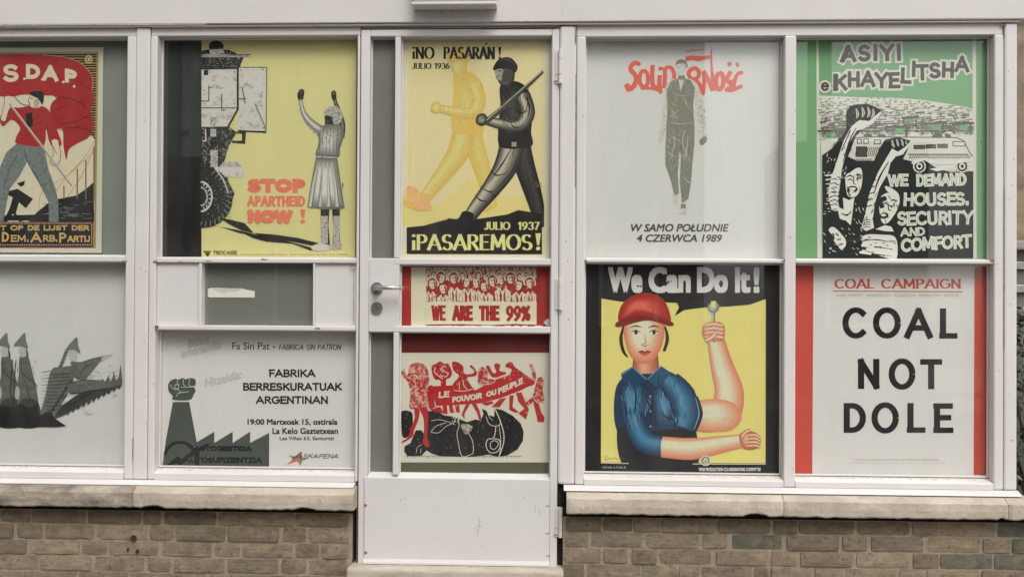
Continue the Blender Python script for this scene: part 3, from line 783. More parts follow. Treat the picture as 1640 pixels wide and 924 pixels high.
# ================================================================== DOOR
dz0 = RZ(904.5, 583, 880, 0); dz1 = zh_d
door = thing('shop_door', 'white painted glazed door with steel lever handle and a flush lower panel', 'door', ((door_x0+door_x1)/2, 0, dz0))
YD = .002
d_s1 = (U(593, 60, YD)[0]+U(588.5, 750, YD)[0])/2   # left stile inner edge
d_m0 = (U(633, 60)[0]+U(628.5, 750)[0])/2; d_m1 = (U(642.5, 60)[0]+U(637, 750)[0])/2
d_r0 = (U(884.5, 60)[0]+U(880.5, 750)[0])/2
def dbox(n, a, b, c, d, Y=YD, back=.055, mat=None, bev=.0035): return box(n, a, b, Y, back, c, d, mat or M_clean, door, bev)
zT = RZ(58, 580, 890); z1a, z1b = RZ(414, 580, 880), RZ(424, 580, 880)
z2a, z2b = RZ(522.5, 580, 880), RZ(532.5, 580, 880); z3 = RZ(757, 585, 880, YGD)
# seams next to the leaf are real gaps
dbox('stile', door_x0+G, d_s1, dz0-.002, dz1-.004); dbox('stile', d_r0, door_x1-G, dz0-.006, dz1-.004)
dbox('top_rail', d_s1+.0005, d_r0-.0005, zT, dz1-.004)
dbox('mid_rail', d_m0, d_r0-.0005, z1b, z1a); dbox('mid_rail', d_m0, d_r0-.0005, z2b, z2a)
dbox('lock_block', d_s1+.0005, d_m1, z2b-.000, z1a-.000, YD+.0015)
dbox('glazing_bar', d_m0, d_m1, z1a+.0005, zT-.0005); dbox('glazing_bar', d_m0, d_m1, z3-.004, z2b-.0005)
prism('bottom_rail', [(YD, dz0), (YD, z3-.020), (YD+.004, z3-.016), (YGD+.004, z3), (.055, z3), (.055, dz0)], d_s1+.0005, d_r0-.0005, M_clean, door)
kx0, kx1 = (U(585.5, 765)[0]+U(582.5, 900)[0])/2, U(879.5, 830)[0]
kzt, kzb = RZ(765.5, 583, 880), RZ(899, 583, 880)
bm = bmesh.new(); add_box(bm, kx0, kx1, -.008, YD-.0005, kzb, kzt, .0018)
kick = bmobj('kick_panel', bm, M_clean, door)
kick2 = prism('weather_bar', [(-.014, kzb-.012), (-.014, kzb-.004), (-.0085, kzb+.010), (YD-.001, kzb+.010), (YD-.001, kzb-.012)], kx0-.004, kx1+.002, M_clean, door)
for px, py in ((876.5, 808), (876.5, 852), (877, 888), (585.5, 884), (585, 808)):
    x, z = U(px, py, -.008); bm = bmesh.new(); cyl(bm, (x, -.0082, z), (x, -.0098, z), .0052, .0045, 12); sc_ = bmobj('screw', bm, M_clean if px > 600 else M_rust, kick)
    bm = bmesh.new(); cyl(bm, (x+.001, -.0081, z-.002), (x+.001, -.0088, z-.002), .0068, .0066, 10); bmobj('rust_ring', bm, M_rust, kick)
# scratches on the lower panel
def scratch(par, pts, wd, mat, Y):
    bm = bmesh.new()
    for q in ribbon(pts, wd):
        vs = []
        for px, py in q:
            x, z = U(px, py, Y); vs.append(bm.verts.new((x, Y, z)))
        bm.faces.new(vs)
    bmesh.ops.recalc_face_normals(bm, faces=bm.faces)
    return bmobj('scratch', bm, mat, par)
M_scr = plain('bare_scratch', (.34, .29, .25), .8, nscale=200, var=.5)
for pts, wd in (([(767,828),(768,836),(767.5,842),(766,849),(765,856),(764.5,859)], .8), ([(758,846),(763,843),(767,841),(772,843)], .5), ([(857,809),(857.5,819)], .5), ([(862,813),(863.5,820),(864,827)], .6), ([(838,795),(841,797.5)], 1.0), ([(760,850),(766,846)], .4)):
    scratch(kick, pts, wd, M_scr, -.0082)
# door panes and the grey sheets behind the slim ones
box('pane', d_s1, d_m0, YGD, YGD+.004, z1a, zT, M_glass, door, 0); box('pane', d_s1, d_m0, YGD, YGD+.004, z3-.004, z2b, M_glass, door, 0)
box('pane', d_m1, d_r0, YGD, YGD+.004, z1a, zT, M_glass, door, 0); box('pane', d_m1, d_r0, YGD, YGD+.004, z3-.004, z2b, M_glass, door, 0)
box('pane', d_m1, d_r0, YGD, YGD+.004, z2a, z1b, M_glass, door, 0)
for a, b, c, d in ((d_s1, d_m0, z1a, zT), (d_s1, d_m0, z3, z2b), (d_m1, d_r0, z1a, zT), (d_m1, d_r0, z3, z2b), (d_m1, d_r0, z2a, z1b)):
    for q in ((a, a+.005, c, d), (b-.005, b, c, d), (a+.005, b-.005, d-.005, d)):
        box('glazing_bead', q[0], q[1], YGD-.011, YGD-.0005, q[2], q[3], M_clean, door, .001)
def greysheet(name, par, x0, x1, z0, z1, Y, mat): return box(name, x0, x1, Y, Y+.002, z0, z1, mat, par, 0)
def film(name, top, bot, z0, z1, nz=3.0):
    mt, nt, p = nmat(name)
    n = ntex(nt, nz, 3, (1, 1, .5)); c = ramp(nt, n, .32, .7, top, bot)
    nt.links.new(c, p.inputs['Base Color']); p.inputs['Roughness'].default_value = .55
    return mt
M_film = film('grey_film', (.185, .188, .155), (.23, .232, .195), 0, 1)
M_film2 = film('sage_film', (.20, .238, .198), (.24, .265, .22), 0, 1)
M_filmd = film('olive_film', (.085, .085, .062), (.11, .11, .083), 0, 1)
greysheet('window_film', door, d_s1, d_m0, z1a, zT, YSD-.002, M_film); greysheet('window_film', door, d_s1, d_m0, z3-.004, z2b, YSD-.002, M_film)
# hinges on the right edge
for ya, yb in ((80, 134), (446, 496), (812, 860)):
    a, b, c, d = rect(889.5, ya, 900.5, yb, -.01)
    hg = box('hinge', a, b-.008, -.0035, YD+.0, c, d, M_clean, door, .001)
    bm = bmesh.new(); r = .0085; xm = b-.008; L_ = (d-c)
    for q0, q1 in ((0, .26), (.275, .72), (.735, 1)):
        cyl(bm, (xm, -.012, c+L_*q0), (xm, -.012, c+L_*q1), r, r, 14)
    bmobj('knuckle', bm, M_clean if ya < 800 else M_soil, hg)
    if ya > 800 or ya < 100:
        bm = bmesh.new(); add_box(bm, a-.006, a+.010, -.0045, -.0036, c+L_*.05, c+L_*.09); add_box(bm, a, a+.012, -.0045, -.0036, c+L_*.27, c+L_*.285); bmobj('rust_mark', bm, M_rust, hg)
# lever handle and lock
x, z = U(603, 461.5, -.01)
hd = bmesh.new(); cyl(hd, (x, YD, z), (x, -.006, z), .0265, .0255, 28)
hnd = bmobj('handle_rose', hd, M_steeld, door, smooth=False)
bm = bmesh.new(); cyl(bm, (x, -.006, z), (x, -.050, z), .0105, .0105, 16); x2 = U(646, 460, -.05)[0]
cyl(bm, (x-.006, -.050, z+.001), (x2, -.052, z+.0015), .0098, .0092, 16); bmobj('lever', bm, M_steel, hnd, smooth=True)
x, z = U(603, 493, -.008); bm = bmesh.new(); cyl(bm, (x, YD, z), (x, -.008, z), .0262, .0245, 28); lk = bmobj('lock_rose', bm, M_brass, door)
bm = bmesh.new(); cyl(bm, (x, -.008, z+.004), (x, -.0125, z+.004), .0095, .0095, 16); bmobj('lock_cylinder', bm, M_brass, lk)
bm = bmesh.new(); add_box(bm, x-.0012, x+.0012, -.0135, -.0126, z+.0015, z+.011); bmobj('keyhole', bm, M_dark, lk)

# ---- wear on the paintwork: grime along the glass, opened joints, chips
def mark(par, name, x0, y0, x1, y1, Y, mat):
    a, b, c, d = rect(x0, y0, x1, y1, Y); bm = bmesh.new(); rnd_ = random.Random(int(x0*7+y0)); n = max(3, int((b-a)/.012)) if b-a > d-c else max(3, int((d-c)/.012))
    lo, hi = [], []
    for i in range(n+1):
        t = i/n; j = rnd_.uniform(-.5, .25)
        if b-a > d-c: lo.append(bm.verts.new((a+(b-a)*t, Y, c))); hi.append(bm.verts.new((a+(b-a)*t, Y, d+(d-c)*j)))
        else: lo.append(bm.verts.new((a, Y, c+(d-c)*t))); hi.append(bm.verts.new((b+(b-a)*j, Y, c+(d-c)*t)))
    for i in range(n): bm.faces.new((lo[i], lo[i+1], hi[i+1], hi[i]))
    for f in bm.faces:
        f.normal_update()
        if f.normal.y > 0: f.normal_flip()
    return bmobj(name, bm, mat, par)
def slope_grime(par, x0, x1, zt):
    """mould speckle where the weathered rail meets the glass"""
    bm = bmesh.new(); n = int((x1-x0)/.015); rnd_ = random.Random(int(zt*1000)); A_, B_ = [], []
    for i in range(n+1):
        x = x0+(x1-x0)*i/n; w_ = rnd_.uniform(.25, 1.0)*.035
        f_ = lambda y: zt-.016+(y-.004)/(YG)*.016+.0006
        A_.append(bm.verts.new((x, YG-.0005, f_(YG-.0005)))); B_.append(bm.verts.new((x, YG-w_, f_(YG-w_))))
    for i in range(n): bm.faces.new((B_[i], B_[i+1], A_[i+1], A_[i]))
    bmobj('mould', bm, M_grime, par)
slope_grime(shop, xL, X['w1r'], zbl); slope_grime(shop, X['w2l'], X['w2r'], zbl); slope_grime(shop, X['w3l'], X['w3r'], zbr); slope_grime(shop, X['w4l'], X['w4r'], zbr)
M_chip = plain('chipped_edge', (.20, .15, .105), .95, nscale=150, var=.6)
for x0, y0, x1, y1, Y in ((560,423,571,427,-.001),(248,521,254,528,-.005),(505,524,512,527,-.005),(330,417,338,418.5,.0015),(418,414.5,428,416.5,.0015),(286,418,292,419,.0015),
                          (1252,416,1258,419,.0015),(1586,415,1592,420,.0015),(936,416,941,419,.0015),(245,417,251,421,-.0005),(196,417,203,420,-.0005),
                          (918,41,924,43.5,-.005),(921,44,922.5,70,-.005),(576,40,581,45,.009),(893,44,898,47,.001),(1604,39,1612,41.5,-.005),(1607.5,42,1609,62,-.001),
                          (921.5,120,922.4,300,-.005),(212,700,213,740,-.005),(214.5,500,215.3,690,-.001),(1608.4,300,1609.2,560,-.005),(566,430,567,520,-.001),(1570,226,1573,229,-.0005)):
    mark(shop, 'chip', x0, y0, x1, y1, Y-.0006, M_chip)
rnd = random.Random(12)
for k in range(46):
    px_, py_ = rnd.choice([(228, 4), (1267, 5), (910, 5), (1600, 4), (1618, 5), (246, 2), (930, 4)])[0]+rnd.uniform(-6, 6), rnd.uniform(60, 760)
    if 213 < px_ < 219.5 or 236 < px_ < 240: continue
    mark(shop, 'chip', px_, py_, px_+rnd.uniform(.8, 2.0), py_+rnd.uniform(.7, 2.4), -.0052, M_chip)
for x0, y0, x1, y1 in ((600, 46.5, 690, 47.4), (770, 46.8, 890, 47.6)): mark(door, 'chip', x0, y0, x1, y1, YD-.0008, M_chip)
for k in range(16):
    px_, py_ = rnd.uniform(595, 870), rnd.uniform(775, 890); mark(kick, 'scratch', px_, py_, px_+rnd.uniform(.6, 1.4), py_+rnd.uniform(.6, 3), -.0084, M_scr)
# dribbles of dirt below the box on the board and along its lower edge
for x0, y0, x1, y1 in ((706, 10, 708, 24), (725, 9, 726.5, 31), (780, 10, 782, 20), (900, 12, 901, 26), (672, 9, 673, 16)): mark(shop, 'dirt_streak', x0, y0, x1, y1, -.0206, plain('dirt_streak', (.53, .485, .44), .8, nscale=60))
mark(shop, 'dirt_line', -100, 33.8+6, 330, 42.2-1.2, -.0207, M_grime); mark(shop, 'dirt_line', 330, 34.6, 1000, 35.7, -.0207, M_grime); mark(shop, 'dirt_line', 1000, 30.0, 1700, 31.2, -.0207, M_grime)

# ================================================================== POSTERS
def poster(label, x0, y0, x1, y1, Y, mat, name='poster', cat='poster', group='campaign posters behind the glass', th=.002):
    a, b, c, d = rect(x0, y0, x1, y1, Y)
    t = thing(name, label, cat, ((a+b)/2, Y, c), group)
    box('sheet', a, b, Y, Y+th, c, d, mat, t, 0)
    return t
def film_sheet(label, x0, y0, x1, y1, Y, mat):
    a, b, c, d = rect(x0, y0, x1, y1, Y)
    o = box('window_film', a, b, Y, Y+.001, c, d, mat, None, 0)
    return tag(o, label, 'window film')
WHT = ink(196, 194, 188, .03); GRN_W = ink(187, 191, 184, .03)
BLK = ink(24, 28, 28); 

# ---- 1: red banner poster, far left top
film_sheet('sage green film covering the top left pane behind the red banner poster', -260, 58, 206, 412, YS+.006, M_film2)
P = poster('worn old poster of a red shirted figure under a red S.D.A.P. banner', -160, 77, 164, 404.5, YS, ink(184, 186, 164))
p = Print(P, YS)
RED = ink(150, 40, 42, .12); CRM = ink(196, 190, 165, .08); GOLD = ink(186, 156, 92); NAVY = ink(26, 30, 36); TAN = ink(150, 128, 90); GRY = spk((120, 128, 122), (84, 94, 92), 60, .5, .2); DRED = ink(96, 22, 26); FLSH = ink(198, 188, 165)
p.crop(0, 0, 3.848)
p.raw('border', [[(-560, 322), (605, 322), (605, 345), (-560, 345)], [(590, 340), (608, 340), (590, 1530), (572, 1530)]], TAN)
p.poly('picture_ground', [(-560, 336), (596, 336), (580, 1360), (-560, 1360)], NAVY)
for k in range(34):
    y = 344+k*15
    p.rect('hatching', 330, y, 598-k*.25, y+5, GOLD if k % 2 else TAN)
p.poly('picture_ground', [(-560, 500), (300, 560), (585, 860), (582, 1310), (-560, 1350)], CRM)
for a in range(7):
    p.line('rays', [(150, 900), (560-20*a, 960+70*a)] if a < 4 else [(-100+80*a, 1350), (-300+120*a, 820)], 3, ink(205, 180, 110))
p.line('rays', smooth([(400, 1240), (500, 1090), (560, 960), (590, 880)], 5, False), 3.5, ink(170, 130, 70)); p.line('rays', smooth([(240, 1330), (260, 1180), (420, 1080), (585, 930)], 5, False), 3, ink(170, 130, 70))
p.line('rays', smooth([(330, 1200), (420, 1080), (530, 960), (585, 870)], 5, False), 3, ink(170, 130, 70))
# banner
p.poly('banner', [(-60, 360), (120, 340), (260, 340), (400, 358), (500, 395), (560, 460), (572, 520), (566, 560), (580, 620), (556, 690), (574, 735), (572, 800), (545, 850), (470, 890), (425, 925), (410, 985), (392, 900), (386, 800), (340, 790), (310, 700), (318, 640), (352, 598), (270, 590), (150, 585), (40, 600), (-60, 560)], RED, True)
for q in ([(505, 510), (540, 540), (566, 560)], [(355, 600), (430, 610), (500, 640), (532, 680)], [(318, 700), (380, 660), (420, 655)], [(345, 776), (430, 760), (520, 730), (558, 695)], [(400, 790), (470, 790), (540, 800), (570, 830)]):
    p.line('banner', q, [1, 5, 5, 2], DRED, True)
p.line('banner', [(260, 340), (400, 356), (500, 393), (562, 460), (574, 520), (566, 560)], 3, GOLD, True)
for t, x, y, wd, cap, sl in (('S', 15, 508, 105, 110, 0), ('D', 155, 488, 95, 92, -2), ('A', 262, 497, 98, 96, -5), ('P', 395, 508, 82, 85, -10)):
    p.glyphs('lettering', t, x, y, wd, cap, 25, CRM, slope=sl)
for x, y in ((152, 488), (262, 492), (391, 508), (458, 535)): p.ell('full_stop#%d' % x, x, y, 8, 8, CRM)
p.ell('scroll', 548, 368, 24, 27, ink(190, 170, 125)); p.line('scroll', arc(549, 370, 13, 15, -30, 290, 12), 5, NAVY)
p.gouges('banner', 330, 600, 560, 860, 46, 20, 50, 2.6, DRED, 51, 35); p.gouges('banner', 480, 420, 560, 560, 14, 60, 40, 2.6, DRED, 52, 20)
# figure: standing carrier with upright pole, generic
p.poly('figure', [(110, 880), (105, 1010), (20, 1180), (0, 1350), (-60, 1350), (-40, 1130), (40, 940)], GRY)
p.crop(0, 220, 3.848)
p.poly('city', [(175, 520), (230, 460), (300, 405), (360, 380), (470, 360), (530, 320), (580, 275), (580, 522)], NAVY)
for k in range(26):
    random.seed(k+5); x = 230+random.random()*300; y = 395+random.random()*110
    p.rect('city', x, y, x+20+random.random()*50, y+3, ink(110, 110, 100))
for x, a in ((395, 300), (477, 195), (530, 140), (580, 60)): p.rect('city', x-4, a, x+4, 380, ink(120, 90, 60))
p.poly('small_figure', [(20, 322), (60, 330), (110, 318), (150, 345), (205, 380), (160, 438), (118, 400), (98, 470), (145, 515), (120, 520), (80, 470), (45, 520), (20, 520), (60, 440), (80, 370), (30, 345)], BLK)
p.poly('small_figure', [(105, 285), (155, 268), (150, 295), (130, 305)], NAVY)
p.poly('figure', [(105, 38), (270, 40), (282, 110), (300, 200), (345, 320), (360, 400), (362, 530), (305, 530), (300, 400), (250, 300), (195, 190), (170, 150), (120, 240), (60, 320), (40, 420), (20, 530), (-40, 530), (-10, 330), (40, 170), (95, 95)], GRY)
for q in ([(150, 60), (165, 140), (250, 290), (280, 290)], [(200, 200), (240, 260)], [(20, 330), (60, 200), (110, 110)], [(300, 260), (335, 350)]): p.line('figure', q, [2, 4, 4, 1], ink(52, 60, 60), True)
p.crop(0, 0, 3.848)
p.poly('figure', [(125, 665), (185, 655), (255, 655), (300, 680), (330, 740), (360, 820), (378, 870), (375, 900), (325, 905), (300, 860), (285, 800), (265, 900), (110, 888), (100, 850), (125, 790), (75, 740), (20, 780), (0, 740), (20, 690), (80, 665)], RED, True)
for q in ([(160, 770), (220, 730), (260, 700)], [(130, 860), (180, 830), (270, 800)], [(165, 800), (220, 770), (280, 740)], [(300, 760), (290, 800), (330, 860)]): p.line('figure', q, [1, 5, 1], DRED, True)
p.poly('figure', [(160, 700), (200, 695), (205, 770), (165, 810)], NAVY)
p.poly('figure', [(190, 580), (235, 575), (262, 610), (250, 660), (205, 668), (180, 640)], FLSH, True); p.poly('figure', [(190, 568), (260, 565), (272, 600), (262, 645), (235, 610), (195, 590)], NAVY, True)
p.poly('figure', [(30, 600), (75, 600), (75, 645), (50, 690), (35, 745), (10, 740), (10, 700), (28, 650)], FLSH, True); p.poly('figure', [(320, 870), (360, 870), (375, 960), (352, 1020), (312, 1000), (330, 950)], FLSH, True)
OL = ink(70, 50, 44)
for q in ([(190, 582), (180, 610), (176, 632), (186, 640), (182, 660), (205, 668), (240, 660)], [(20, 690), (5, 740), (35, 750), (50, 700), (76, 650)], [(320, 880), (330, 950), (312, 1000), (352, 1022), (376, 960), (362, 880)], [(330, 905), (350, 950)], [(30, 600), (26, 650), (12, 690)], [(86, 590), (130, 640), (180, 652)]): p.line('figure', q, 3.5, OL, True)
p.poly('figure', [(212, 620), (240, 615), (240, 650), (215, 660)], ink(168, 152, 130), True); p.rect('figure', 190, 606, 204, 612, OL)
p.line('pole', [(60, 640), (445, 1145)], 13, ink(150, 140, 120)); p.line('pole', [(62, 636), (447, 1141)], 4, ink(205, 196, 172))
p.crop(0, 220, 3.848)
p.gouges('figure', 20, 60, 340, 500, 0, 75, 30, 2.4, ink(66, 74, 72), 53, 30)
p.rect('caption_panel', -400, 522, 575, 680, ink(110, 44, 38)); p.rect('caption_panel', -400, 530, 565, 668, NAVY)
for k in range(38): p.raw('caption_panel', [[(562-k*15, 529), (553-k*15, 529), (553-k*15, 533), (562-k*15, 533)], [(562-k*15, 660), (553-k*15, 660), (553-k*15, 664), (562-k*15, 664)]], CRM)
for k in range(9): p.rect('caption_panel', 563, 538+k*14, 567, 546+k*14, CRM)
p.glyphs('lettering', 'T OP DE LIJST DER', 3, 575, 550, 33, 8.5, GOLD)
p.glyphs('lettering', 'D', 10, 644, 48, 60, 12, GOLD); p.glyphs('lettering', 'EM.', 66, 644, 115, 42, 8.5, GOLD); p.glyphs('lettering', 'A', 190, 648, 68, 62, 12, GOLD); p.glyphs('lettering', 'RB.', 264, 644, 94, 42, 8.5, GOLD)
p.glyphs('lettering', 'P', 362, 650, 50, 62, 12, GOLD); p.glyphs('lettering', 'ARTIJ', 416, 646, 142, 40, 8.5, GOLD)
p.text('lettering', 'uitgave van het bestuur', 140, 684, 262, 691, ink(120, 118, 100))
p.build()

# ---- 2: marching figures turning into jaws, far left bottom
P = poster('pale poster of grey uniformed figures turning into open jaws', -260, 412, 206, 758, YS, ink(190, 191, 185, .04))
p = Print(P, YS).crop(0, 500, 3.3)
G1 = spk((104, 110, 102), (70, 76, 70), 50, .5, .25); G2 = spk((64, 70, 64), (34, 40, 38), 50, .5, .25); PAL = ink(150, 154, 146); CAP = ink(104, 110, 102); DK = ink(30, 35, 34)
def soldier(dx, full=True):
    p.poly('figures', [(105+dx, 235), (150+dx, 240), (168+dx, 300), (192+dx, 400), (205+dx, 480), (210+dx, 560), (90+dx, 560), (95+dx, 460), (88+dx, 400), (100+dx, 330)], G1, True)
    p.poly('figures', [(100+dx, 480), (150+dx, 455), (205+dx, 480), (212+dx, 600), (85+dx, 600)], G2, True)
    p.ell('figures', 120+dx, 205, 22, 32, ink(165, 168, 160)); p.poly('figures', [(72+dx, 178), (100+dx, 140), (132+dx, 108), (138+dx, 150), (148+dx, 190), (110+dx, 180)], CAP, True)
    p.poly('figures', [(138+dx, 180), (150+dx, 215), (152+dx, 250), (140+dx, 230)], G2)
    p.line('figures', [(112+dx, 260), (120+dx, 320), (190+dx, 380), (195+dx, 405)], [3, 4, 5, 2], DK, True)
    p.line('figures', [(140+dx, 380), (150+dx, 430), (190+dx, 500)], [2, 4, 2], DK, True); p.ell('figures', 92+dx, 425, 13, 36, ink(158, 162, 154))
    p.line('figures', [(66+dx, 250), (60+dx, 340), (55+dx, 470)], [6, 10, 4], G2, True); p.line('figures', [(85+dx, 250), (78+dx, 340), (70+dx, 500)], [4, 6, 3], DK, True)
soldier(-200); soldier(-95); soldier(0)
for i in range(13):
    k = i/12
    p.line('jaws', [(215+k*2, 318+k*200), (300-k*10, 308+k*215), (395-k*120, 320+k*190)], [2, 6, 2], PAL if i % 2 else G1, True)
p.poly('jaws', [(272, 305), (330, 290), (385, 285), (395, 330), (375, 400), (330, 480), (290, 550), (215, 552), (240, 440)], G1, True)
for i in range(12): p.line('jaws', [(262-i*3, 330+i*18), (320-i*5, 325+i*19), (385-i*10, 322+i*18)], [2, 6, 2], G2, True)
for i in range(9): p.line('jaws', [(382-i*14, 350+i*21), (372-i*12, 372+i*20), (350-i*12, 384+i*20)], [2, 9, 2], DK)
p.poly('jaws', [(375, 262), (430, 262), (480, 245), (540, 232), (600, 222), (560, 245), (530, 262), (500, 300), (465, 340), (450, 355), (400, 350), (385, 300)], G1, True)
p.poly('jaws', [(540, 236), (605, 220), (575, 240), (535, 262)], ink(168, 170, 163))
p.ell('jaws', 388, 225, 24, 34, ink(168, 170, 163)); p.poly('jaws', [(345, 200), (375, 160), (408, 132), (414, 175), (426, 218), (390, 198), (350, 205)], CAP, True)
for i in range(5): p.ell('jaws', 350-i*7, 212+i*18, 14, 8, G1, -30)
p.line('jaws', [(500, 270), (450, 290), (425, 330)], [1, 4, 1], DK, True)
p.poly('jaws', [(360, 380), (400, 362), (470, 355), (540, 362), (600, 362), (642, 350), (642, 392), (600, 400), (540, 404), (480, 410), (420, 428), (375, 432), (358, 410)], G1, True)
p.poly('jaws', [(290, 556), (320, 500), (360, 470), (440, 420), (540, 404), (620, 396), (560, 430), (480, 465), (400, 510), (330, 548)], G2, True)
for i in range(7): p.line('jaws', [(520-i*26, 410+i*10), (470-i*26, 430+i*16), (430-i*22, 462+i*14)], [1, 4, 1], DK, True)
for i in range(11): x = 620-i*27; y = 398+i*13.5; p.poly('jaws', [(x, y-8), (x+24, y-14), (x+10, y+12)], G2)
for x, h in ((545, 20), (575, 38), (605, 60), (640, 95)): p.poly('jaws', [(x-20, 368), (x-10, 368-h*.4), (x-2, 368-h), (x+3, 368-h*.5), (x+8, 366)], G1)
p.line('jaws', [(365, 430), (440, 425), (540, 405), (620, 400)], [2, 4, 4, 2], DK, True); p.line('jaws', [(372, 378), (430, 358), (540, 362)], [1, 3, 1], DK, True)
p.gouges('jaws', 380, 270, 620, 460, 60, 165, 36, 2.2, ink(60, 66, 60), 61, 14); p.gouges('jaws', 300, 440, 480, 540, 50, 150, 30, 2.4, ink(28, 32, 30), 62, 14)
for d_ in (-95, 0): p.gouges('figures', 105+d_, 250, 190+d_, 460, 40, 78, 34, 2.2, ink(60, 66, 60), 63+d_, 18)
p.poly('figures', [(-30, 500), (20, 490), (60, 505), (110, 480), (150, 500), (200, 485), (212, 545), (260, 520), (300, 566), (352, 600), (300, 606), (100, 605), (-30, 606)], ink(20, 24, 24), False)
p.build()

# ---- 3: stop apartheid
P = poster('yellow poster with red STOP APARTHEID NOW! lettering and a woman raising her arms', 250, 58, 570, 418, YS, ink(199, 194, 134, .05))
p = Print(P, YS).crop(240, 40, 2.369)
YEL = ink(199, 194, 134, .05); CH = ink(28, 38, 34); CH2 = ink(44, 52, 48)
p.rect('dark_band', 20, 50, 196, 886, CH); p.rect('dark_band', 20, 50, 46, 886, ink(30, 34, 30)); p.rect('dark_band', 122, 50, 196, 500, CH2)  # paler upper panel: reflected sky painted into the band
for y in (118, 197, 288): p.ell('dark_band', 183 if y != 197 else 160, y, 9, 9, ink(22, 26, 24)); p.ell('dark_band', 183 if y != 197 else 160, y, 5, 5, CH2)
p.rect('dark_band', 52, 495, 78, 870, ink(36, 46, 42)); p.rect('dark_band', 122, 400, 196, 425, ink(30, 34, 32))
PHL = spk((84, 86, 80), (190, 188, 178), 28, .34, .12); PHD = spk((28, 32, 30), (118, 120, 112), 190, .60, .05); PHM = spk((64, 66, 62), (190, 188, 178), 210, .46, .10)
v = 'armoured_vehicle'
p.ell(v, 252, 82, 28, 22, PHD); p.poly(v, [(196, 100), (230, 92), (300, 96), (330, 110), (345, 165), (196, 170)], PHD); p.poly(v, [(225, 95), (275, 92), (285, 108), (230, 115)], PHL)
p.rect(v, 196, 112, 383, 124, PHM); p.rect(v, 300, 112, 383, 117, ink(90, 92, 86)); p.poly(v, [(340, 124), (356, 124), (340, 165), (325, 165)], PHD)
p.poly(v, [(196, 168), (334, 165), (334, 320), (296, 388), (196, 388)], PHL); p.poly(v, [(338, 162), (444, 162), (441, 405), (335, 402)], PHL)
p.line(v, [(338, 162), (444, 162), (441, 405), (335, 402)], 3, PHD); p.line(v, [(334, 165), (334, 320), (296, 390)], 8, PHD); p.line(v, [(196, 168), (334, 166)], 6, PHD)
for q in ([(224, 230), (224, 290)], [(224, 238), (258, 238)], [(273, 262), (273, 325), (286, 325)], [(196, 290), (224, 290)], [(338, 282), (362, 282)], [(350, 235), (362, 300)], [(196, 316), (330, 316)]): p.line(v, q, 4, ink(70, 72, 68))
p.rect(v, 205, 172, 222, 192, PHD); p.rect(v, 236, 228, 260, 243, PHM)
p.line(v, [(400, 300), (442, 400)], 5, ink(110, 112, 104)); p.line(v, [(335, 402), (441, 408)], 6, PHD)
p.poly(v, [(196, 388), (298, 386), (330, 408), (300, 460), (282, 520), (290, 560), (300, 600), (322, 640), (300, 700), (250, 745), (196, 772)], PHD)
p.poly(v, [(330, 405), (365, 408), (362, 452), (312, 448), (312, 440), (350, 440), (350, 414), (330, 412)], PHD)
p.rect(v, 230, 350, 252, 425, PHM); p.line(v, [(210, 360), (213, 440), (200, 442)], 5, PHL); p.rect(v, 230, 475, 258, 540, PHM); p.rect(v, 196, 388, 300, 396, PHD)
p.poly(v, [(250, 540), (340, 535), (358, 540), (358, 580), (260, 576)], PHL); p.poly(v, [(280, 520), (335, 520), (350, 538), (262, 540)], PHM)
p.ell(v, 206, 655, 110, 116, PHD); p.ell(v, 198, 652, 45, 60, ink(40, 44, 42)); 
p.line(v, arc(194, 652, 42, 56, -90, 90, 14), 7, PHL); p.line(v, arc(194, 652, 24, 34, -90, 90, 12), 6, PHM); 
for a in range(-70, 80, 20): p.line(v, [(194+30*math.cos(R(a)), 652+42*math.sin(R(a))), (194+40*math.cos(R(a)), 652+54*math.sin(R(a)))], 4, PHL)
for a in range(-70, 100, 11): p.line(v, [(206+86*math.cos(R(a)), 655+92*math.sin(R(a))), (206+112*math.cos(R(a+5)), 655+118*math.sin(R(a+5)))], 3.5, ink(120, 122, 112))
p.line(v, [(245, 540), (280, 590), (298, 640)], 5, PHL, True)
p.gouges(v, 200, 300, 326, 380, 40, 5, 18, 1.8, ink(128, 130, 120), 11, 20); p.gouges(v, 342, 300, 438, 398, 26, 70, 22, 1.8, ink(140, 141, 130), 12, 30); p.gouges(v, 200, 392, 310, 530, 90, 70, 16, 2.4, ink(150, 150, 140), 13, 70); p.gouges(v, 210, 560, 310, 740, 90, 60, 12, 2.2, ink(120, 120, 110), 14, 70); p.gouges(v, 210, 100, 330, 160, 60, 30, 12, 2.2, ink(140, 140, 130), 15, 60)
for x, y in ((206, 250), (206, 300), (322, 180), (322, 300), (430, 172), (430, 392), (346, 392), (346, 172)): p.ell(v, x, y, 2.6, 2.6, ink(70, 72, 68))
# dark band covers whatever reaches left of it
p.rect('dark_band', 20, 505, 193, 886, ink(22, 28, 26)); p.rect('dark_band', 150, 70, 194, 500, CH2);  # paler strip again has the reflected sky in its colour
p.raw('shadow', [[(240, 760), (275, 768), (340, 790), (440, 805), (520, 820), (640, 852), (610, 856), (540, 830), (440, 822), (390, 808), (330, 778)], [(262, 730), (300, 738), (360, 752), (395, 790), (350, 780), (300, 755)], [(395, 790), (470, 795), (560, 808), (650, 830), (640, 842), (540, 822), (440, 810)]], spk((30, 34, 32), (120, 120, 84), 90, .66, .05))
REDO = ink(226, 118, 92, .05)
p.glyphs('lettering', 'STOP', 368, 638, 224, 54, 20, REDO, gap=.24); p.glyphs('lettering', 'APARTHEID', 368, 690, 222, 41, 9.5, REDO, gap=.24); p.glyphs('lettering', 'NOW', 368, 752, 174, 50, 19, REDO, gap=.24)
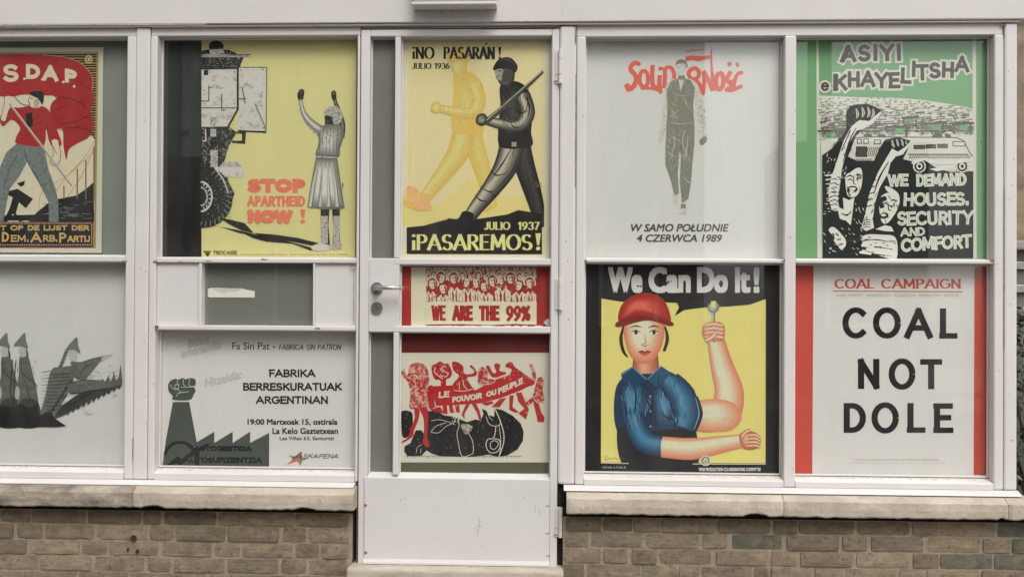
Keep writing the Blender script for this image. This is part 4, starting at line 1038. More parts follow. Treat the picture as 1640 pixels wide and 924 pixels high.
p.poly('lettering', [(570, 700), (590, 700), (586, 734), (575, 734)], REDO); p.ell('lettering', 580, 747, 9.5, 8, REDO)
w_ = 'woman'
p.poly(w_, [(563, 285), (578, 285), (590, 335), (612, 365), (650, 385), (664, 420), (640, 425), (600, 388), (575, 345)], PHM, True); p.poly(w_, [(560, 262), (572, 244), (586, 252), (580, 286), (564, 286)], PHD, True)
p.limb(w_, [(700, 275), (706, 300), (718, 330), (732, 380), (730, 430)], [13, 15, 18, 20, 16], (40, 42, 40), (120, 118, 108), 4); p.poly(w_, [(688, 268), (690, 254), (702, 250), (708, 262), (706, 284), (694, 286)], PHD, True)
for k in range(3): p.line(w_, [(692+k*5, 254), (693+k*5, 266)], 1.4, ink(110, 108, 98))
for k in range(3): p.line(w_, [(565+k*6, 248), (566+k*6, 260)], 1.4, ink(110, 108, 98))
p.poly(w_, [(662, 335), (690, 328), (728, 345), (722, 385), (665, 382)], PHD); p.poly(w_, [(660, 345), (664, 320), (690, 308), (722, 318), (732, 345), (722, 372), (700, 378), (690, 350), (672, 345)], PHM, True)
p.blob(w_, [(640, 395), (668, 380), (725, 380), (736, 420), (722, 470), (712, 505), (632, 500), (640, 450)], (104, 104, 97), (192, 190, 180), 6, (-8, 0), keep=.4)
p.limb(w_, [(572, 285), (584, 335), (612, 372), (650, 400)], [11, 20, 28, 34], (110, 110, 102), (196, 194, 184), 4)
p.gouges(w_, 640, 396, 722, 490, 30, 80, 16, 2.2, ink(84, 84, 78), 3, 40); pass
for i in range(6): p.line(w_, [(648+i*13, 388), (642+i*14, 430), (646+i*12, 495)], 2.2, ink(96, 98, 92))
p.gouges(w_, 612, 520, 724, 694, 22, 88, 34, 2.2, ink(128, 128, 120), 5, 8); p.gouges(w_, 606, 620, 640, 694, 40, 88, 20, 3, ink(60, 60, 56), 8, 10); p.gouges(w_, 690, 600, 734, 694, 40, 88, 20, 3, ink(76, 76, 70), 9, 10); p.gouges(w_, 664, 312, 728, 374, 34, 20, 12, 2, ink(90, 90, 84), 6, 60)
p.line(w_, [(630, 500), (712, 504)], 6, PHM); p.line(w_, [(634, 495), (712, 498)], 2, ink(70, 72, 68))
p.blob(w_, [(630, 503), (712, 507), (724, 590), (740, 696), (668, 700), (598, 692), (612, 600)], (112, 112, 104), (200, 198, 188), 6, (-6, -10), sm=False, keep=.5)
for x in (622, 650, 678, 704): p.limb(w_, [(x*.6+268, 520), (x, 600), (x*1.25-168, 690)], [4, 10, 16], (150, 150, 140), (204, 202, 192), 3)
for q in ([(655, 510), (650, 600), (640, 694)], [(676, 512), (682, 600), (688, 698)], [(695, 512), (708, 600), (720, 694)], [(640, 515), (630, 600), (615, 690)]): p.line(w_, q, [1, 2, 4], ink(100, 100, 92), True)
p.poly(w_, [(648, 700), (682, 700), (678, 760), (684, 835), (652, 835), (650, 770)], PHD); p.poly(w_, [(692, 700), (722, 698), (720, 760), (722, 835), (694, 835), (697, 770)], PHD)
p.rect(w_, 650, 725, 676, 828, PHM); p.rect(w_, 697, 725, 720, 828, PHM)
p.poly(w_, [(612, 842), (650, 828), (682, 838), (682, 852), (630, 858)], PHL, True); p.poly(w_, [(682, 835), (724, 828), (727, 848), (690, 850)], PHM, True)
p.glyphs('lettering', 'TROCAIRE', 240, 872, 92, 15, 2.4, ink(60, 64, 46)); p.text('lettering', 'The Catholic Agency for World Development   169 Booterstown Avenue Co. Dublin  Phone 01-2885385', 343, 868, 752, 875, ink(96, 96, 62))
for x in (207, 214, 221, 228): p.ell('logo', x, 860, 3.4, 3.4, ink(60, 64, 46))
p.poly('logo', [(208, 864), (230, 864), (222, 878), (216, 878)], ink(60, 64, 46))
p.build()

# ---- letterbox pane: grey film and a torn paper strip
film_sheet('grey green film in the small pane between the yellow poster and the white notice', 312, 420, 508, 528, .052, film('green_grey_film', (.165, .172, .142), (.205, .21, .18), 0, 1))
x0, x1, z0, z1 = rect(333, 461, 408, 476.5, .0495)
bm = bmesh.new(); vs = [bm.verts.new((x0+(x1-x0)*u, .0495-.0005, z0+(z1-z0)*v_)) for u, v_ in ((.03, 0), (1, .0), (1, .68), (.93, .74), (.84, .80), (.72, .96), (.5, .94), (.2, 1), (.03, .96), (0, .85), (0, .12))]
bm.faces.new(vs[::-1]); r = bmesh.ops.extrude_face_region(bm, geom=bm.faces[:])
for e in r['geom']:
    if isinstance(e, bmesh.types.BMVert): e.co.y += .0008
bmesh.ops.recalc_face_normals(bm, faces=bm.faces)
slip = tag(bmobj('paper_strip', bm, ink(206, 207, 198, .02)), 'torn white strip of paper stuck inside the small grey pane', 'paper strip')
bm = bmesh.new(); vs = [bm.verts.new((x0+(x1-x0)*u, .0485, z0+(z1-z0)*v_)) for u, v_ in ((.08, .92), (.5, .9), (.76, .92), (.6, .62), (.45, .6), (.35, .42), (.15, .75))]; bm.faces.new(vs); bmesh.ops.recalc_face_normals(bm, faces=bm.faces)
bmobj('fold', bm, ink(180, 182, 174, .02), slip)

# ---- 4: factory notice
P = poster('white notice with a grey fist, factory silhouette and FABRIKA BERRESKURATUAK ARGENTINAN', 246, 524, 572, 756, YS, ink(199, 197, 192, .03))
p = Print(P, YS).crop(240, 510, 3.3)
SL = ink(68, 76, 70, .05); BK = ink(22, 25, 24); FA = ink(176, 175, 168, .02)
p.poly('factory', [(122, 440), (208, 440), (248, 652), (341, 597), (341, 656), (438, 597), (438, 656), (530, 597), (530, 656), (631, 603), (630, 783), (66, 780), (85, 640)], SL)
p.poly('fist', [(124, 430), (120, 410), (100, 385), (97, 350), (110, 328), (135, 318), (150, 322), (175, 314), (190, 320), (215, 314), (240, 322), (242, 350), (235, 362), (242, 380), (232, 402), (210, 430)], SL, True)
for q in ([(148, 322), (145, 345), (158, 350)], [(180, 320), (176, 345), (190, 358)], [(212, 318), (206, 345), (215, 358), (238, 356)], [(108, 350), (125, 372), (150, 375), (165, 390), (205, 385)], [(132, 350), (150, 350), (152, 368), (134, 366), (132, 350)], [(140, 412), (150, 395), (180, 388)], [(165, 362), (195, 362), (235, 360)]):
    p.line('fist', q, 3, ink(185, 184, 178), True)
p.line('emblem', arc(160, 735, 82, 82, 185, 345, 18), [5]+[16]*12+[20]*6, BK); p.poly('emblem', [(80, 778), (150, 725), (168, 742), (215, 700), (240, 690), (300, 660), (315, 660), (290, 690), (262, 700), (262, 778), (240, 778), (236, 722), (200, 738), (165, 775), (140, 765), (110, 780)], BK)
p.glyphs('lettering', 'AUTOGESTIOA', 232, 700, 308, 28, 8.5, BK); p.glyphs('lettering', 'AUTOSUFIZIENTZIA', 180, 762, 414, 30, 8.5, BK)
p.text('lettering', 'Fa Sin Pat -', 436, 126, 662, 164, ink(48, 50, 46), .006); p.glyphs('lettering', 'FABRICA SIN PATRON', 680, 166, 330, 30, 3.8, ink(34, 36, 34), slant=.18, jit=.5)
p.glyphs('lettering', 'FABRIKA', 628, 310, 248, 42, 9, BK); p.glyphs('lettering', 'BERRESKURATUAK', 490, 381, 526, 42, 9, BK); p.glyphs('lettering', 'ARGENTINAN', 560, 451, 384, 42, 9, BK)
p.text('lettering', '19:00 Martxoak 15, ostirala', 516, 530, 992, 565, ink(28, 30, 28), fat=1.3); p.text('lettering', 'La Kelo Gaztetxean', 648, 577, 995, 610, ink(28, 30, 28), fat=1.2); p.text('lettering', 'Las Viñas 63, Santurtzi', 686, 622, 972, 645, ink(46, 48, 44), fat=.6)
p.text('lettering', 'Bideo', 200, 110, 310, 160, FA, 0, .1, 14, fat=1.8); p.text('lettering', 'emanaldia:', 166, 160, 384, 212, FA, 0, .1, 14, fat=1.8); p.text('lettering', 'Hitzaldia:', 290, 318, 486, 366, FA, 0, .1, 14, fat=1.8)
p.poly('star', [(800, 705), (806, 735), (840, 738), (808, 750), (796, 778), (780, 752), (722, 772), (762, 742), (730, 722), (775, 728)], ink(96, 140, 92)); p.poly('star', [(798, 770), (792, 745), (760, 740), (722, 772), (775, 752)], ink(200, 84, 76)); p.poly('star', [(760, 745), (800, 706), (790, 735)], ink(200, 84, 76))
p.line('lettering', [(752, 742), (800, 706), (798, 742)], 5, BK); p.line('lettering', [(770, 732), (805, 728)], 3.5, BK); p.glyphs('lettering', 'SKAPENA', 808, 738, 186, 24, 3.6, BK, slant=.35)
p.build()

# ---- 5: march poster (plain stand-in figures)
P = poster('yellow and black poster reading ¡NO PASARAN! and ¡PASAREMOS! with a dark marching figure', 642, 58, 884, 418, YSD, ink(205, 201, 172, .04))
p = Print(P, YSD, clip=(600, 50, 871.5, 410)).crop(570, 30, 2.309)
YL = ink(214, 197, 148, .05); YO = ink(228, 196, 126, .06); OR = ink(238, 190, 96, .05); CHR = ink(26, 27, 27)
p.poly('picture_ground', [(196, 88), (692, 96), (690, 872), (188, 870)], YL)
p.poly('picture_ground', [(192, 640), (300, 690), (420, 600), (560, 660), (690, 640), (690, 750), (190, 770)], YO, True)
f = 'pale_figure'
def walker(part, dx, dy, s_, ce, ch, hd, lo, mid):
    T = lambda pts: [(dx+x*s_, dy+y*s_) for x, y in pts]; S = lambda ws: [v*s_ for v in ws]
    # walking labourer seen from the side, flat cap on, sleeves rolled
    p.limb(part, T([(72, -10), (92, 80), (120, 170), (142, 250), (152, 305)]), S([78, 74, 64, 50, 44]), lo, mid, 5, (6*s_, 0))
    p.limb(part, T([(150, 292), (130, 306), (96, 308)]), S([34, 30, 16]), lo, mid, 3)
    p.limb(part, T([(58, -10), (30, 90), (-22, 170), (-74, 236), (-104, 280)]), S([92, 84, 66, 52, 42]), ce, ch, 6, (-9*s_, -6*s_))
    p.poly(part, T([(-84, 262), (-106, 318), (-170, 300), (-176, 276), (-140, 276), (-120, 250)]), ink(*lo), True)
    p.poly(part, T([(10, -192), (60, -208), (106, -180), (124, -110), (118, -30), (118, 20), (14, 26), (2, -40), (10, -120)]), ink(*lo), True)
    p.blob(part, T([(30, -180), (84, -176), (104, -110), (98, -20), (40, -6), (24, -100)]), lo, mid, 5, (-8*s_, 0))
    p.blob(part, T([(0, -246), (22, -262), (54, -252), (60, -220), (44, -192), (18, -190), (2, -212)]), ce, hd, 5, (-8*s_, 0))
    p.poly(part, T([(-16, -250), (4, -284), (44, -290), (70, -262), (62, -238), (40, -252), (4, -246)]), ink(*lo), True); p.line(part, T([(6, -278), (36, -284), (60, -266)]), [2, 6*s_, 2], ink(*mid), True)
    p.limb(part, T([(88, -158), (106, -96), (78, -52), (16, -56), (-44, -70)]), S([56, 52, 46, 38, 26]), ce, ch, 6, (-5*s_, -6*s_))
    p.blob(part, T([(-70, -88), (-44, -92), (-36, -64), (-56, -50), (-76, -62)]), ce, hd, 4)
    for q, w_ in (([(84, -178), (112, -120), (104, -70)], 6), ([(54, -30), (62, 10), (50, 60)], 5), ([(-30, 180), (-10, 196), (6, 190)], 5), ([(60, 70), (90, 140), (118, 230)], 5), ([(40, -66), (62, -44), (92, -52)], 5)):
        p.line(part, T(q), [1, w_*s_, 1], ink(*lo), True)
walker(f, 352, 400, .98, (226, 172, 88), (232, 196, 122), (232, 200, 130), (230, 178, 92), (232, 190, 112))
p.poly(f, [(190, 620), (225, 630), (280, 690), (265, 712), (215, 690), (190, 660)], spk((218, 138, 96), (232, 196, 128), 260, .5, .1), True)
walker('dark_figure', 524, 450, 1.05, (40, 40, 38), (178, 172, 150), (160, 154, 134), (24, 25, 25), (58, 58, 54))
p.line('carried_pole', [(484, 380), (574, 306), (692, 196)], [20, 18, 10], ink(60, 60, 56)); p.line('carried_pole', [(484, 376), (692, 192)], 5, ink(156, 150, 130))
p.gouges('dark_figure', 540, 250, 640, 420, 60, 75, 34, 2.2, ink(84, 82, 74), 21, 25); p.gouges('dark_figure', 430, 480, 600, 700, 0, 120, 40, 3, ink(50, 50, 46), 22, 14)
for q, w2 in (([(580, 470), (540, 540), (490, 610)], 6), ([(610, 480), (580, 560), (520, 630)], 4), ([(500, 560), (520, 580), (560, 570)], 5), ([(460, 620), (490, 640), (520, 636)], 5), ([(440, 650), (460, 672), (490, 676)], 6), ([(620, 520), (640, 600), (660, 680)], 3), ([(630, 500), (670, 600), (686, 690)], 3), ([(586, 330), (610, 350), (638, 340)], 5), ([(620, 250), (636, 300), (626, 350)], 4), ([(540, 370), (570, 384), (600, 380)], 4)):
    p.line('dark_figure', q, [1, w2, 1], ink(26, 27, 26), True)
p.poly('dark_figure', [(520, 190), (514, 200), (520, 206), (518, 216), (526, 226), (540, 228), (544, 190)], ink(150, 144, 124), True); p.line('dark_figure', [(526, 196), (540, 194)], 3.5, ink(30, 30, 28)); p.line('dark_figure', [(522, 214), (534, 214)], 2.4, ink(60, 58, 52)); p.poly('dark_figure', [(546, 196), (568, 190), (572, 226), (550, 236), (540, 230)], ink(64, 62, 56), True)
p.rect('dark_figure', 528, 458, 652, 472, ink(16, 17, 17)); p.rect('dark_figure', 576, 457, 594, 474, ink(150, 144, 122))
for q in ([(460, 380), (466, 370), (482, 368)], [(460, 390), (470, 382), (486, 380)]): p.line('dark_figure', q, 2.4, ink(36, 36, 33))
p.gouges('pale_figure', 300, 230, 440, 600, 16, 110, 30, 3, ink(240, 216, 146), 23, 30)
p.poly('lower_ground', [(188, 772), (250, 766), (330, 744), (400, 746), (470, 738), (560, 724), (600, 708), (688, 722), (688, 871), (188, 870)], ink(22, 22, 22))
INKD = ink(34, 34, 32)
p.glyphs('lettering', '¡NO', 206, 150, 86, 44, 9, INKD, thin=2.6, serif=6); p.glyphs('lettering', 'PASARAN', 322, 150, 194, 44, 9, INKD, thin=2.6, serif=5); p.line('lettering', [(478, 99), (487, 90)], 4, INKD)
p.poly('lettering', [(526, 106), (538, 106), (534, 138), (530, 138)], INKD); p.ell('lettering', 532, 146, 4.5, 4.5, INKD)
p.glyphs('lettering', 'JULIO', 206, 187, 74, 22, 5, INKD, thin=2, serif=3); p.glyphs('lettering', '1936', 290, 187, 58, 22, 5, INKD, thin=2)
GY = ink(226, 208, 134)
p.glyphs('lettering', 'JULIO', 472, 781, 100, 29, 7, GY, thin=3, serif=4); p.glyphs('lettering', '1937', 598, 781, 82, 29, 7, GY, thin=3)
p.glyphs('lettering', '¡PASAREMOS', 203, 856, 452, 58, 12.5, GY, thin=4, serif=6)
p.poly('lettering', [(664, 794), (684, 794), (678, 838), (670, 838)], GY); p.ell('lettering', 674, 850, 8, 7, GY)
p.line('signature', [(660, 612), (668, 604), (674, 618), (684, 606), (686, 622), (664, 620)], 1.6, ink(120, 104, 70)); p.rect('signature', 199, 470, 201, 600, ink(196, 176, 120))
p.build()

# ---- 6: 99% poster
P = poster('red and cream sticker reading WE ARE THE 99% under a crowd of faces', 636, 420, 886, 530, YSD, ink(150, 42, 42, .10), 'poster')
p = Print(P, YSD, clip=(636, 428, 886, 523.5)).crop(570, 400, 4.686)
C9 = ink(200, 196, 168, .03); R9 = ink(150, 42, 42, .10)
p.rect('paper', 415, 120, 530, 580, C9); p.rect('paper', 528, 120, 1356, 580, R9)
rnd = random.Random(5)
def face(cx, cy, s_):
    hw, hh = 33*s_, 42*s_; tp = rnd.random(); c = 'crowd'
    if tp < .5: p.poly(c, [(cx-hw*1.3, cy+hh*.4), (cx-hw*1.4, cy-hh*.5), (cx-hw*.6, cy-hh*1.35), (cx+hw*.6, cy-hh*1.35), (cx+hw*1.35, cy-hh*.5), (cx+hw*1.25, cy+hh*.5)], C9, True); p.poly(c, [(cx-hw*1.05, cy+hh*.3), (cx-hw*1.1, cy-hh*.5), (cx, cy-hh*1.1), (cx+hw*1.1, cy-hh*.4), (cx+hw*1.05, cy+hh*.4), (cx, cy+hh)], R9, True)
    p.poly(c, [(cx-hw*.8, cy-hh*.3), (cx-hw*.2, cy-hh*.65), (cx+hw*.7, cy-hh*.5), (cx+hw*.85, cy), (cx+hw*.55, cy+hh*.7), (cx, cy+hh), (cx-hw*.6, cy+hh*.6)], C9, True)
    sd = 1 if rnd.random() < .5 else -1
    p.poly(c, [(cx+sd*hw*.1, cy-hh*.5), (cx+sd*hw*.75, cy-hh*.3), (cx+sd*hw*.7, cy+hh*.5), (cx+sd*hw*.35, cy+hh*.75), (cx+sd*hw*.4, cy)], R9)
    for e in (-.35, .32): p.rect(c, cx+e*hw-5*s_, cy-hh*.18, cx+e*hw+5*s_, cy-hh*.04, R9)
    p.line(c, [(cx, cy-hh*.1), (cx+2*s_, cy+hh*.25)], 2.4*s_, R9); p.rect(c, cx-8*s_, cy+hh*.48, cx+8*s_, cy+hh*.58, R9)
    if rnd.random() < .3: p.line(c, [(cx-hw*.7, cy-hh*.1), (cx+hw*.7, cy-hh*.1)], 2*s_, R9)
for row, (y, n, s_) in enumerate(((140, 21, .5), (166, 19, .55), (196, 16, .66))):
    for i in range(n): face(540+i*(800/(n-1))+rnd.uniform(-9, 9), y+rnd.uniform(-8, 8), s_)
for k in range(130):
    x = 534+rnd.random()*812; y = 130+rnd.random()*150
    p.line('crowd', [(x, y), (x+rnd.uniform(-10, 10), y+rnd.uniform(6, 16)), (x+rnd.uniform(-14, 14), y+rnd.uniform(16, 26))], [1, 5, 1], C9, True)
for cx, cy in ((575, 255), (640, 210), (655, 290), (735, 215), (825, 240), (905, 245), (965, 275), (1025, 235), (1090, 220), (1160, 215), (1218, 265), (1262, 205), (1305, 250)):
    face(cx, cy, .95)
def jacket(cx, y, s_):
    c = 'crowd'
    p.poly(c, [(cx-50*s_, 388), (cx-60*s_, y+30), (cx-20*s_, y), (cx, y+30), (cx+20*s_, y), (cx+62*s_, y+28), (cx+60*s_, 388)], C9)
    p.poly(c, [(cx-22*s_, y+8), (cx-2, y+60), (cx-6, 388), (cx-20*s_, 388)], R9); p.poly(c, [(cx+20*s_, y+8), (cx+6, y+60), (cx+12*s_, 388), (cx+24*s_, 388)], R9); p.line(c, [(cx-40*s_, y+40), (cx-34*s_, 385)], 3, R9); p.line(c, [(cx+42*s_, y+40), (cx+40*s_, 385)], 3, R9)
for cx, y, s_ in ((560, 310, .7), (655, 335, .8), (740, 280, .8), (840, 290, 1.1), (905, 300, .6), (975, 320, .9), (1100, 285, 1.0), (1225, 315, 1.0), (1310, 310, .7)): jacket(cx, y, s_)
p.poly('paper', [(528, 392), (640, 385), (800, 392), (1000, 384), (1200, 392), (1356, 386), (1356, 562), (1200, 556), (1000, 564), (800, 557), (528, 560)], C9)
p.rect('paper', 1356, 120, 1450, 580, R9)
p.gouges('crowd', 532, 130, 1352, 200, 120, 60, 12, 3, R9, 31, 60); p.gouges('crowd', 532, 300, 1352, 384, 110, 85, 26, 4, R9, 32, 30)
p.glyphs('lettering', 'WE', 566, 532, 108, 116, 20, R9, gap=.26); p.glyphs('lettering', 'ARE', 722, 534, 156, 116, 26, R9, gap=.26); p.glyphs('lettering', 'THE', 922, 534, 156, 116, 26, R9, gap=.26); p.glyphs('lettering', '99%', 1122, 536, 192, 118, 24, R9, gap=.2)
for x0, x1 in ((655, 716), (742, 760), (815, 900), (940, 1040), (1115, 1165), (1190, 1225), (1250, 1290), (1340, 1400)): p.rect('lettering', x0, 568, x1, 580, C9)
p.poly('torn_corner', [(1408, 545), (1440, 515), (1452, 528), (1448, 580), (1425, 562)], ink(196, 196, 182))
p.build()

# ---- 7: people carrying a banner over a fallen black figure
P = poster('cream print of red figures carrying a banner over a black fallen helmeted figure', 636, 532, 886, 762, YSD, ink(196, 193, 176, .04))
p = Print(P, YSD, clip=(630, 530, 890, 765)).crop(640, 550, 4.62)
RP = spk((160, 36, 36), (196, 150, 132), 85, .66, .05); RP2 = spk((160, 44, 42), (196, 160, 144), 70, .53, .07); RS = ink(168, 40, 40, .15); CR = ink(196, 193, 176, .04); BP = spk((22, 24, 24), (150, 148, 134), 110, .76, .03)
p.rect('band', -20, -80, 1110, 68, ink(96, 26, 28, .15)); p.rect('band', -20, 878, 1110, 960, ink(84, 84, 68))
b = 'fallen_figure'
p.poly(b, [(10, 510), (50, 495), (90, 510), (98, 560), (92, 640), (60, 690), (22, 688), (12, 600)], BP, True)
p.poly(b, [(35, 760), (80, 735), (120, 640), (160, 640), (205, 700), (200, 500), (260, 495), (330, 530), (400, 540), (450, 560), (500, 580), (560, 560), (600, 570), (620, 520), (608, 480), (640, 495), (660, 530), (700, 540), (702, 478), (760, 490), (840, 535), (895, 590), (918, 650), (912, 720), (870, 785), (800, 825), (730, 838), (660, 820), (560, 835), (470, 838), (380, 835), (300, 832), (240, 815), (200, 790), (160, 830), (60, 832), (35, 800)], BP)
for k in range(60):
    x = 40+k*14.5; p.poly(b, [(x, 828), (x+8, 828), (x+4+rnd.uniform(-3, 3), 838+rnd.uniform(0, 12))], BP)
p.poly(b, [(455, 600), (505, 595), (540, 620), (500, 670), (470, 650)], spk((90, 88, 76), (170, 165, 145), 90, .5, .1), True)
for q, wd in (([(640, 540), (660, 590), (700, 610), (740, 600), (748, 570)], 5), ([(705, 480), (740, 560), (770, 660), (768, 740), (735, 838)], 7), ([(712, 615), (705, 670), (690, 700), (650, 710), (640, 760), (670, 805), (720, 800), (745, 760), (738, 715), (700, 702)], 6), ([(670, 740), (690, 718), (722, 725), (730, 750), (700, 782), (675, 770), (670, 740)], 5), ([(735, 600), (748, 700), (745, 780), (735, 835)], 4),
              ([(432, 560), (440, 610), (425, 660), (432, 720), (460, 830), (520, 822), (545, 800), (540, 720), (510, 660), (505, 600)], 4.5), ([(235, 570), (290, 562), (350, 575), (410, 600)], 4), ([(232, 655), (270, 610), (345, 585)], 4), ([(235, 655), (290, 658), (345, 610), (385, 595)], 4), ([(125, 805), (130, 770), (165, 742)], 3), ([(155, 810), (158, 775)], 3), ([(650, 505), (662, 540), (690, 570)], 3)):
    p.line(b, q, wd, CR, True)
for k in range(26): p.ell(b, 400+rnd.uniform(-10, 45), 545+rnd.uniform(-30, 45), 4, 4, CR)
g = 'red_figures'
p.poly(g, [(60, 230), (75, 165), (120, 142), (170, 148), (205, 190), (222, 260), (205, 330), (222, 380), (200, 400), (205, 470), (140, 480), (75, 478), (80, 380), (70, 310), (50, 268), (20, 240), (0, 195), (25, 205), (30, 180), (45, 225)], RP2, True)
p.poly(g, [(110, 482), (148, 482), (140, 560), (108, 640), (95, 690), (20, 735), (18, 722), (62, 690), (88, 610), (112, 550)], RS, True); p.poly(g, [(150, 480), (205, 475), (212, 560), (205, 690), (222, 750), (205, 765), (172, 735), (178, 680), (178, 560)], RS, True)
for q in ([(110, 250), (120, 320), (110, 360), (85, 365)], [(80, 240), (110, 232), (130, 245), (110, 262)], [(90, 205), (130, 210)]): p.line(g, q, 4, CR, True)
p.poly(g, [(238, 165), (270, 150), (300, 132), (330, 150), (360, 150), (388, 210), (375, 250), (345, 268), (342, 310), (308, 312), (300, 272), (262, 265), (240, 220)], RP, True)
for q in ([(345, 168), (315, 175), (330, 205), (360, 220), (340, 245), (300, 235)], [(265, 175), (258, 210), (290, 240), (320, 262)], [(300, 180), (320, 215)]): p.line(g, q, 6, CR, True)
p.poly(g, [(388, 140), (430, 138), (470, 170), (478, 220), (530, 225), (555, 205), (520, 170), (535, 162), (572, 210), (560, 240), (500, 252), (520, 300), (548, 350), (400, 352), (395, 300), (440, 240), (400, 200)], RP, True)
p.poly(g, [(590, 185), (620, 175), (655, 215), (652, 262), (700, 260), (705, 300), (640, 310), (582, 295), (580, 230)], RP2, True); p.poly(g, [(640, 170), (662, 165), (690, 215), (715, 210), (700, 165), (715, 145), (745, 160), (740, 200), (790, 215), (760, 240), (690, 250), (655, 205)], RS, True)
p.poly(g, [(782, 170), (800, 142), (830, 138), (850, 170), (890, 200), (960, 250), (1000, 290), (960, 315), (860, 300), (800, 260), (830, 195)], RP, True)
p.poly(g, [(955, 150), (985, 160), (1005, 210), (1010, 265), (990, 280), (975, 200)], RP2, True); p.poly(g, [(1020, 262), (1050, 248), (1066, 275), (1060, 340), (1070, 430), (1040, 440), (1000, 430), (985, 400), (1000, 330)], RP2, True)
p.poly(g, [(985, 420), (1030, 445), (1050, 510), (1072, 545), (1068, 582), (1022, 578), (1010, 520)], RS)
p.poly(g, [(205, 330), (250, 320), (262, 460), (300, 470), (320, 515), (260, 500), (215, 470)], RP, True)
p.poly('carried_banner', [(248, 315), (390, 308), (420, 360), (560, 345), (700, 270), (830, 225), (900, 240), (1005, 290), (900, 345), (740, 405), (600, 440), (400, 455), (270, 460), (255, 400)], RS)
p.poly('carried_banner', [(395, 300), (520, 295), (550, 345), (420, 362)], RP)
for q in ([(400, 345), (470, 352), (545, 335)], [(470, 270), (475, 310), (500, 338)], [(440, 285), (445, 345)], [(600, 300), (650, 302), (700, 285), (700, 262), (680, 262)], [(740, 245), (790, 232), (770, 262)]): p.line(g, q, 5, CR, True)
for pts in ([(320, 455), (350, 455), (355, 520), (322, 518)], [(365, 455), (390, 455), (405, 510), (372, 512)], [(410, 455), (440, 455), (448, 510), (418, 508)], [(490, 450), (522, 445), (480, 520), (482, 560), (458, 525)], [(530, 440), (565, 438), (590, 490), (608, 560), (590, 568), (572, 510)], [(605, 440), (680, 425), (700, 440), (640, 460)], [(680, 470), (740, 410), (790, 400), (740, 470)], [(812, 385), (845, 380), (835, 470), (882, 505), (860, 512), (812, 490)], [(862, 365), (905, 360), (925, 420), (958, 490), (935, 560), (880, 515), (925, 480), (880, 430)], [(925, 440), (985, 395), (1000, 410), (960, 460)]):
    p.poly(g, pts, RS)
for q in ([(245, 480), (300, 465), (320, 490)], [(905, 370), (960, 450), (955, 500), (930, 515)], [(985, 400), (1030, 440)], [(425, 455), (415, 470)]): p.line(g, q, 4, CR, True)
p.gouges(g, 70, 160, 210, 470, 60, 80, 18, 2.6, CR, 41, 50); p.gouges(g, 400, 180, 540, 340, 36, 70, 14, 2.4, CR, 42, 60); p.gouges(g, 800, 170, 980, 300, 46, 30, 14, 2.4, CR, 43, 60); p.gouges(b, 40, 500, 880, 830, 70, 20, 12, 2.2, CR, 44, 80); p.gouges(g, 250, 150, 380, 280, 30, 40, 10, 2, CR, 45, 80)
for t, x, y, wd, cap, sl in (('LE', 288, 402, 80, 46, 5), ('POUVOIR', 388, 438, 222, 44, 8), ('OU', 640, 398, 78, 40, 16), ('PEUPLE', 728, 378, 186, 46, 24)):
    p.glyphs('banner_lettering', t, x, y, wd, cap, 11, CR, slope=sl, jit=1.3)
p.build()

# ---- 8: SOLIDARNOSC
P = poster('pale white poster with red SOLIDARNOŚĆ lettering behind a walking figure greyed by reflected sky put into its ink', 930, 56, 1262, 420, YS, ink(196, 197, 191, .03))
p = Print(P, YS).crop(940, 60, 5.125)
RS8 = ink(204, 100, 84, .08); S1 = spk((112, 114, 99), (132, 134, 119), 60, .5, .25); S2 = spk((146, 147, 134), (194, 194, 185), 150, .42, .10); S3 = ink(120, 122, 108)  # figure inks carry the sky's reflected wash over what would be black
L = 'red_lettering'
for q, wd in (([(425, 220), (395, 212), (365, 235), (360, 270), (395, 310), (405, 350), (385, 400), (345, 425), (325, 385)], [28, 30, 30, 32, 34, 34, 34, 40, 36]), ([(465, 270), (440, 300), (432, 360), (450, 400), (480, 405), (500, 370), (495, 300), (465, 270)], 27),
              ([(540, 228), (535, 330), (545, 400), (585, 415)], 30), ([(598, 312), (595, 400), (605, 450)], 30), ([(640, 250), (640, 330), (632, 420)], 28), ([(640, 250), (690, 252), (715, 300), (705, 360), (640, 400)], [24, 26, 28, 28, 20]),
              ([(845, 270), (890, 256), (920, 290), (905, 335), (860, 345), (835, 300), (850, 268)], 28), ([(880, 340), (930, 400), (955, 460)], 30), ([(955, 280), (965, 360), (955, 460)], [22, 26, 26]), ([(960, 275), (1000, 360), (1035, 440)], [24, 30, 32]), ([(1020, 100), (1024, 250), (1035, 360), (1040, 440)], [9, 16, 30, 32]),
              ([(1085, 290), (1060, 340), (1065, 410), (1095, 425), (1120, 380), (1112, 310), (1085, 290)], 30), ([(1182, 280), (1160, 320), (1150, 350), (1180, 390), (1175, 430), (1140, 420)], 28), ([(1268, 295), (1240, 300), (1215, 350), (1210, 420), (1262, 405)], [22, 24, 26, 26, 22]), ([(1130, 430), (1180, 440), (1230, 425)], 18), ([(440, 420), (530, 420), (600, 440)], 20), ([(1180, 350), (1215, 390)], 20)):
    p.line(L, q, [v*1.22 for v in wd] if isinstance(wd, list) else wd*1.22, RS8, True)
for x, y in ((330, 395), (425, 222), (955, 462), (604, 452), (1262, 405), (1268, 292)): p.ell(L, x, y, 17 if x < 500 or x > 1200 else 14, 16, RS8)
p.ell(L, 606, 258, 22, 17, RS8, -15); p.ell(L, 1170, 222, 18, 20, RS8, 30); p.ell(L, 1234, 226, 14, 22, RS8, -20)
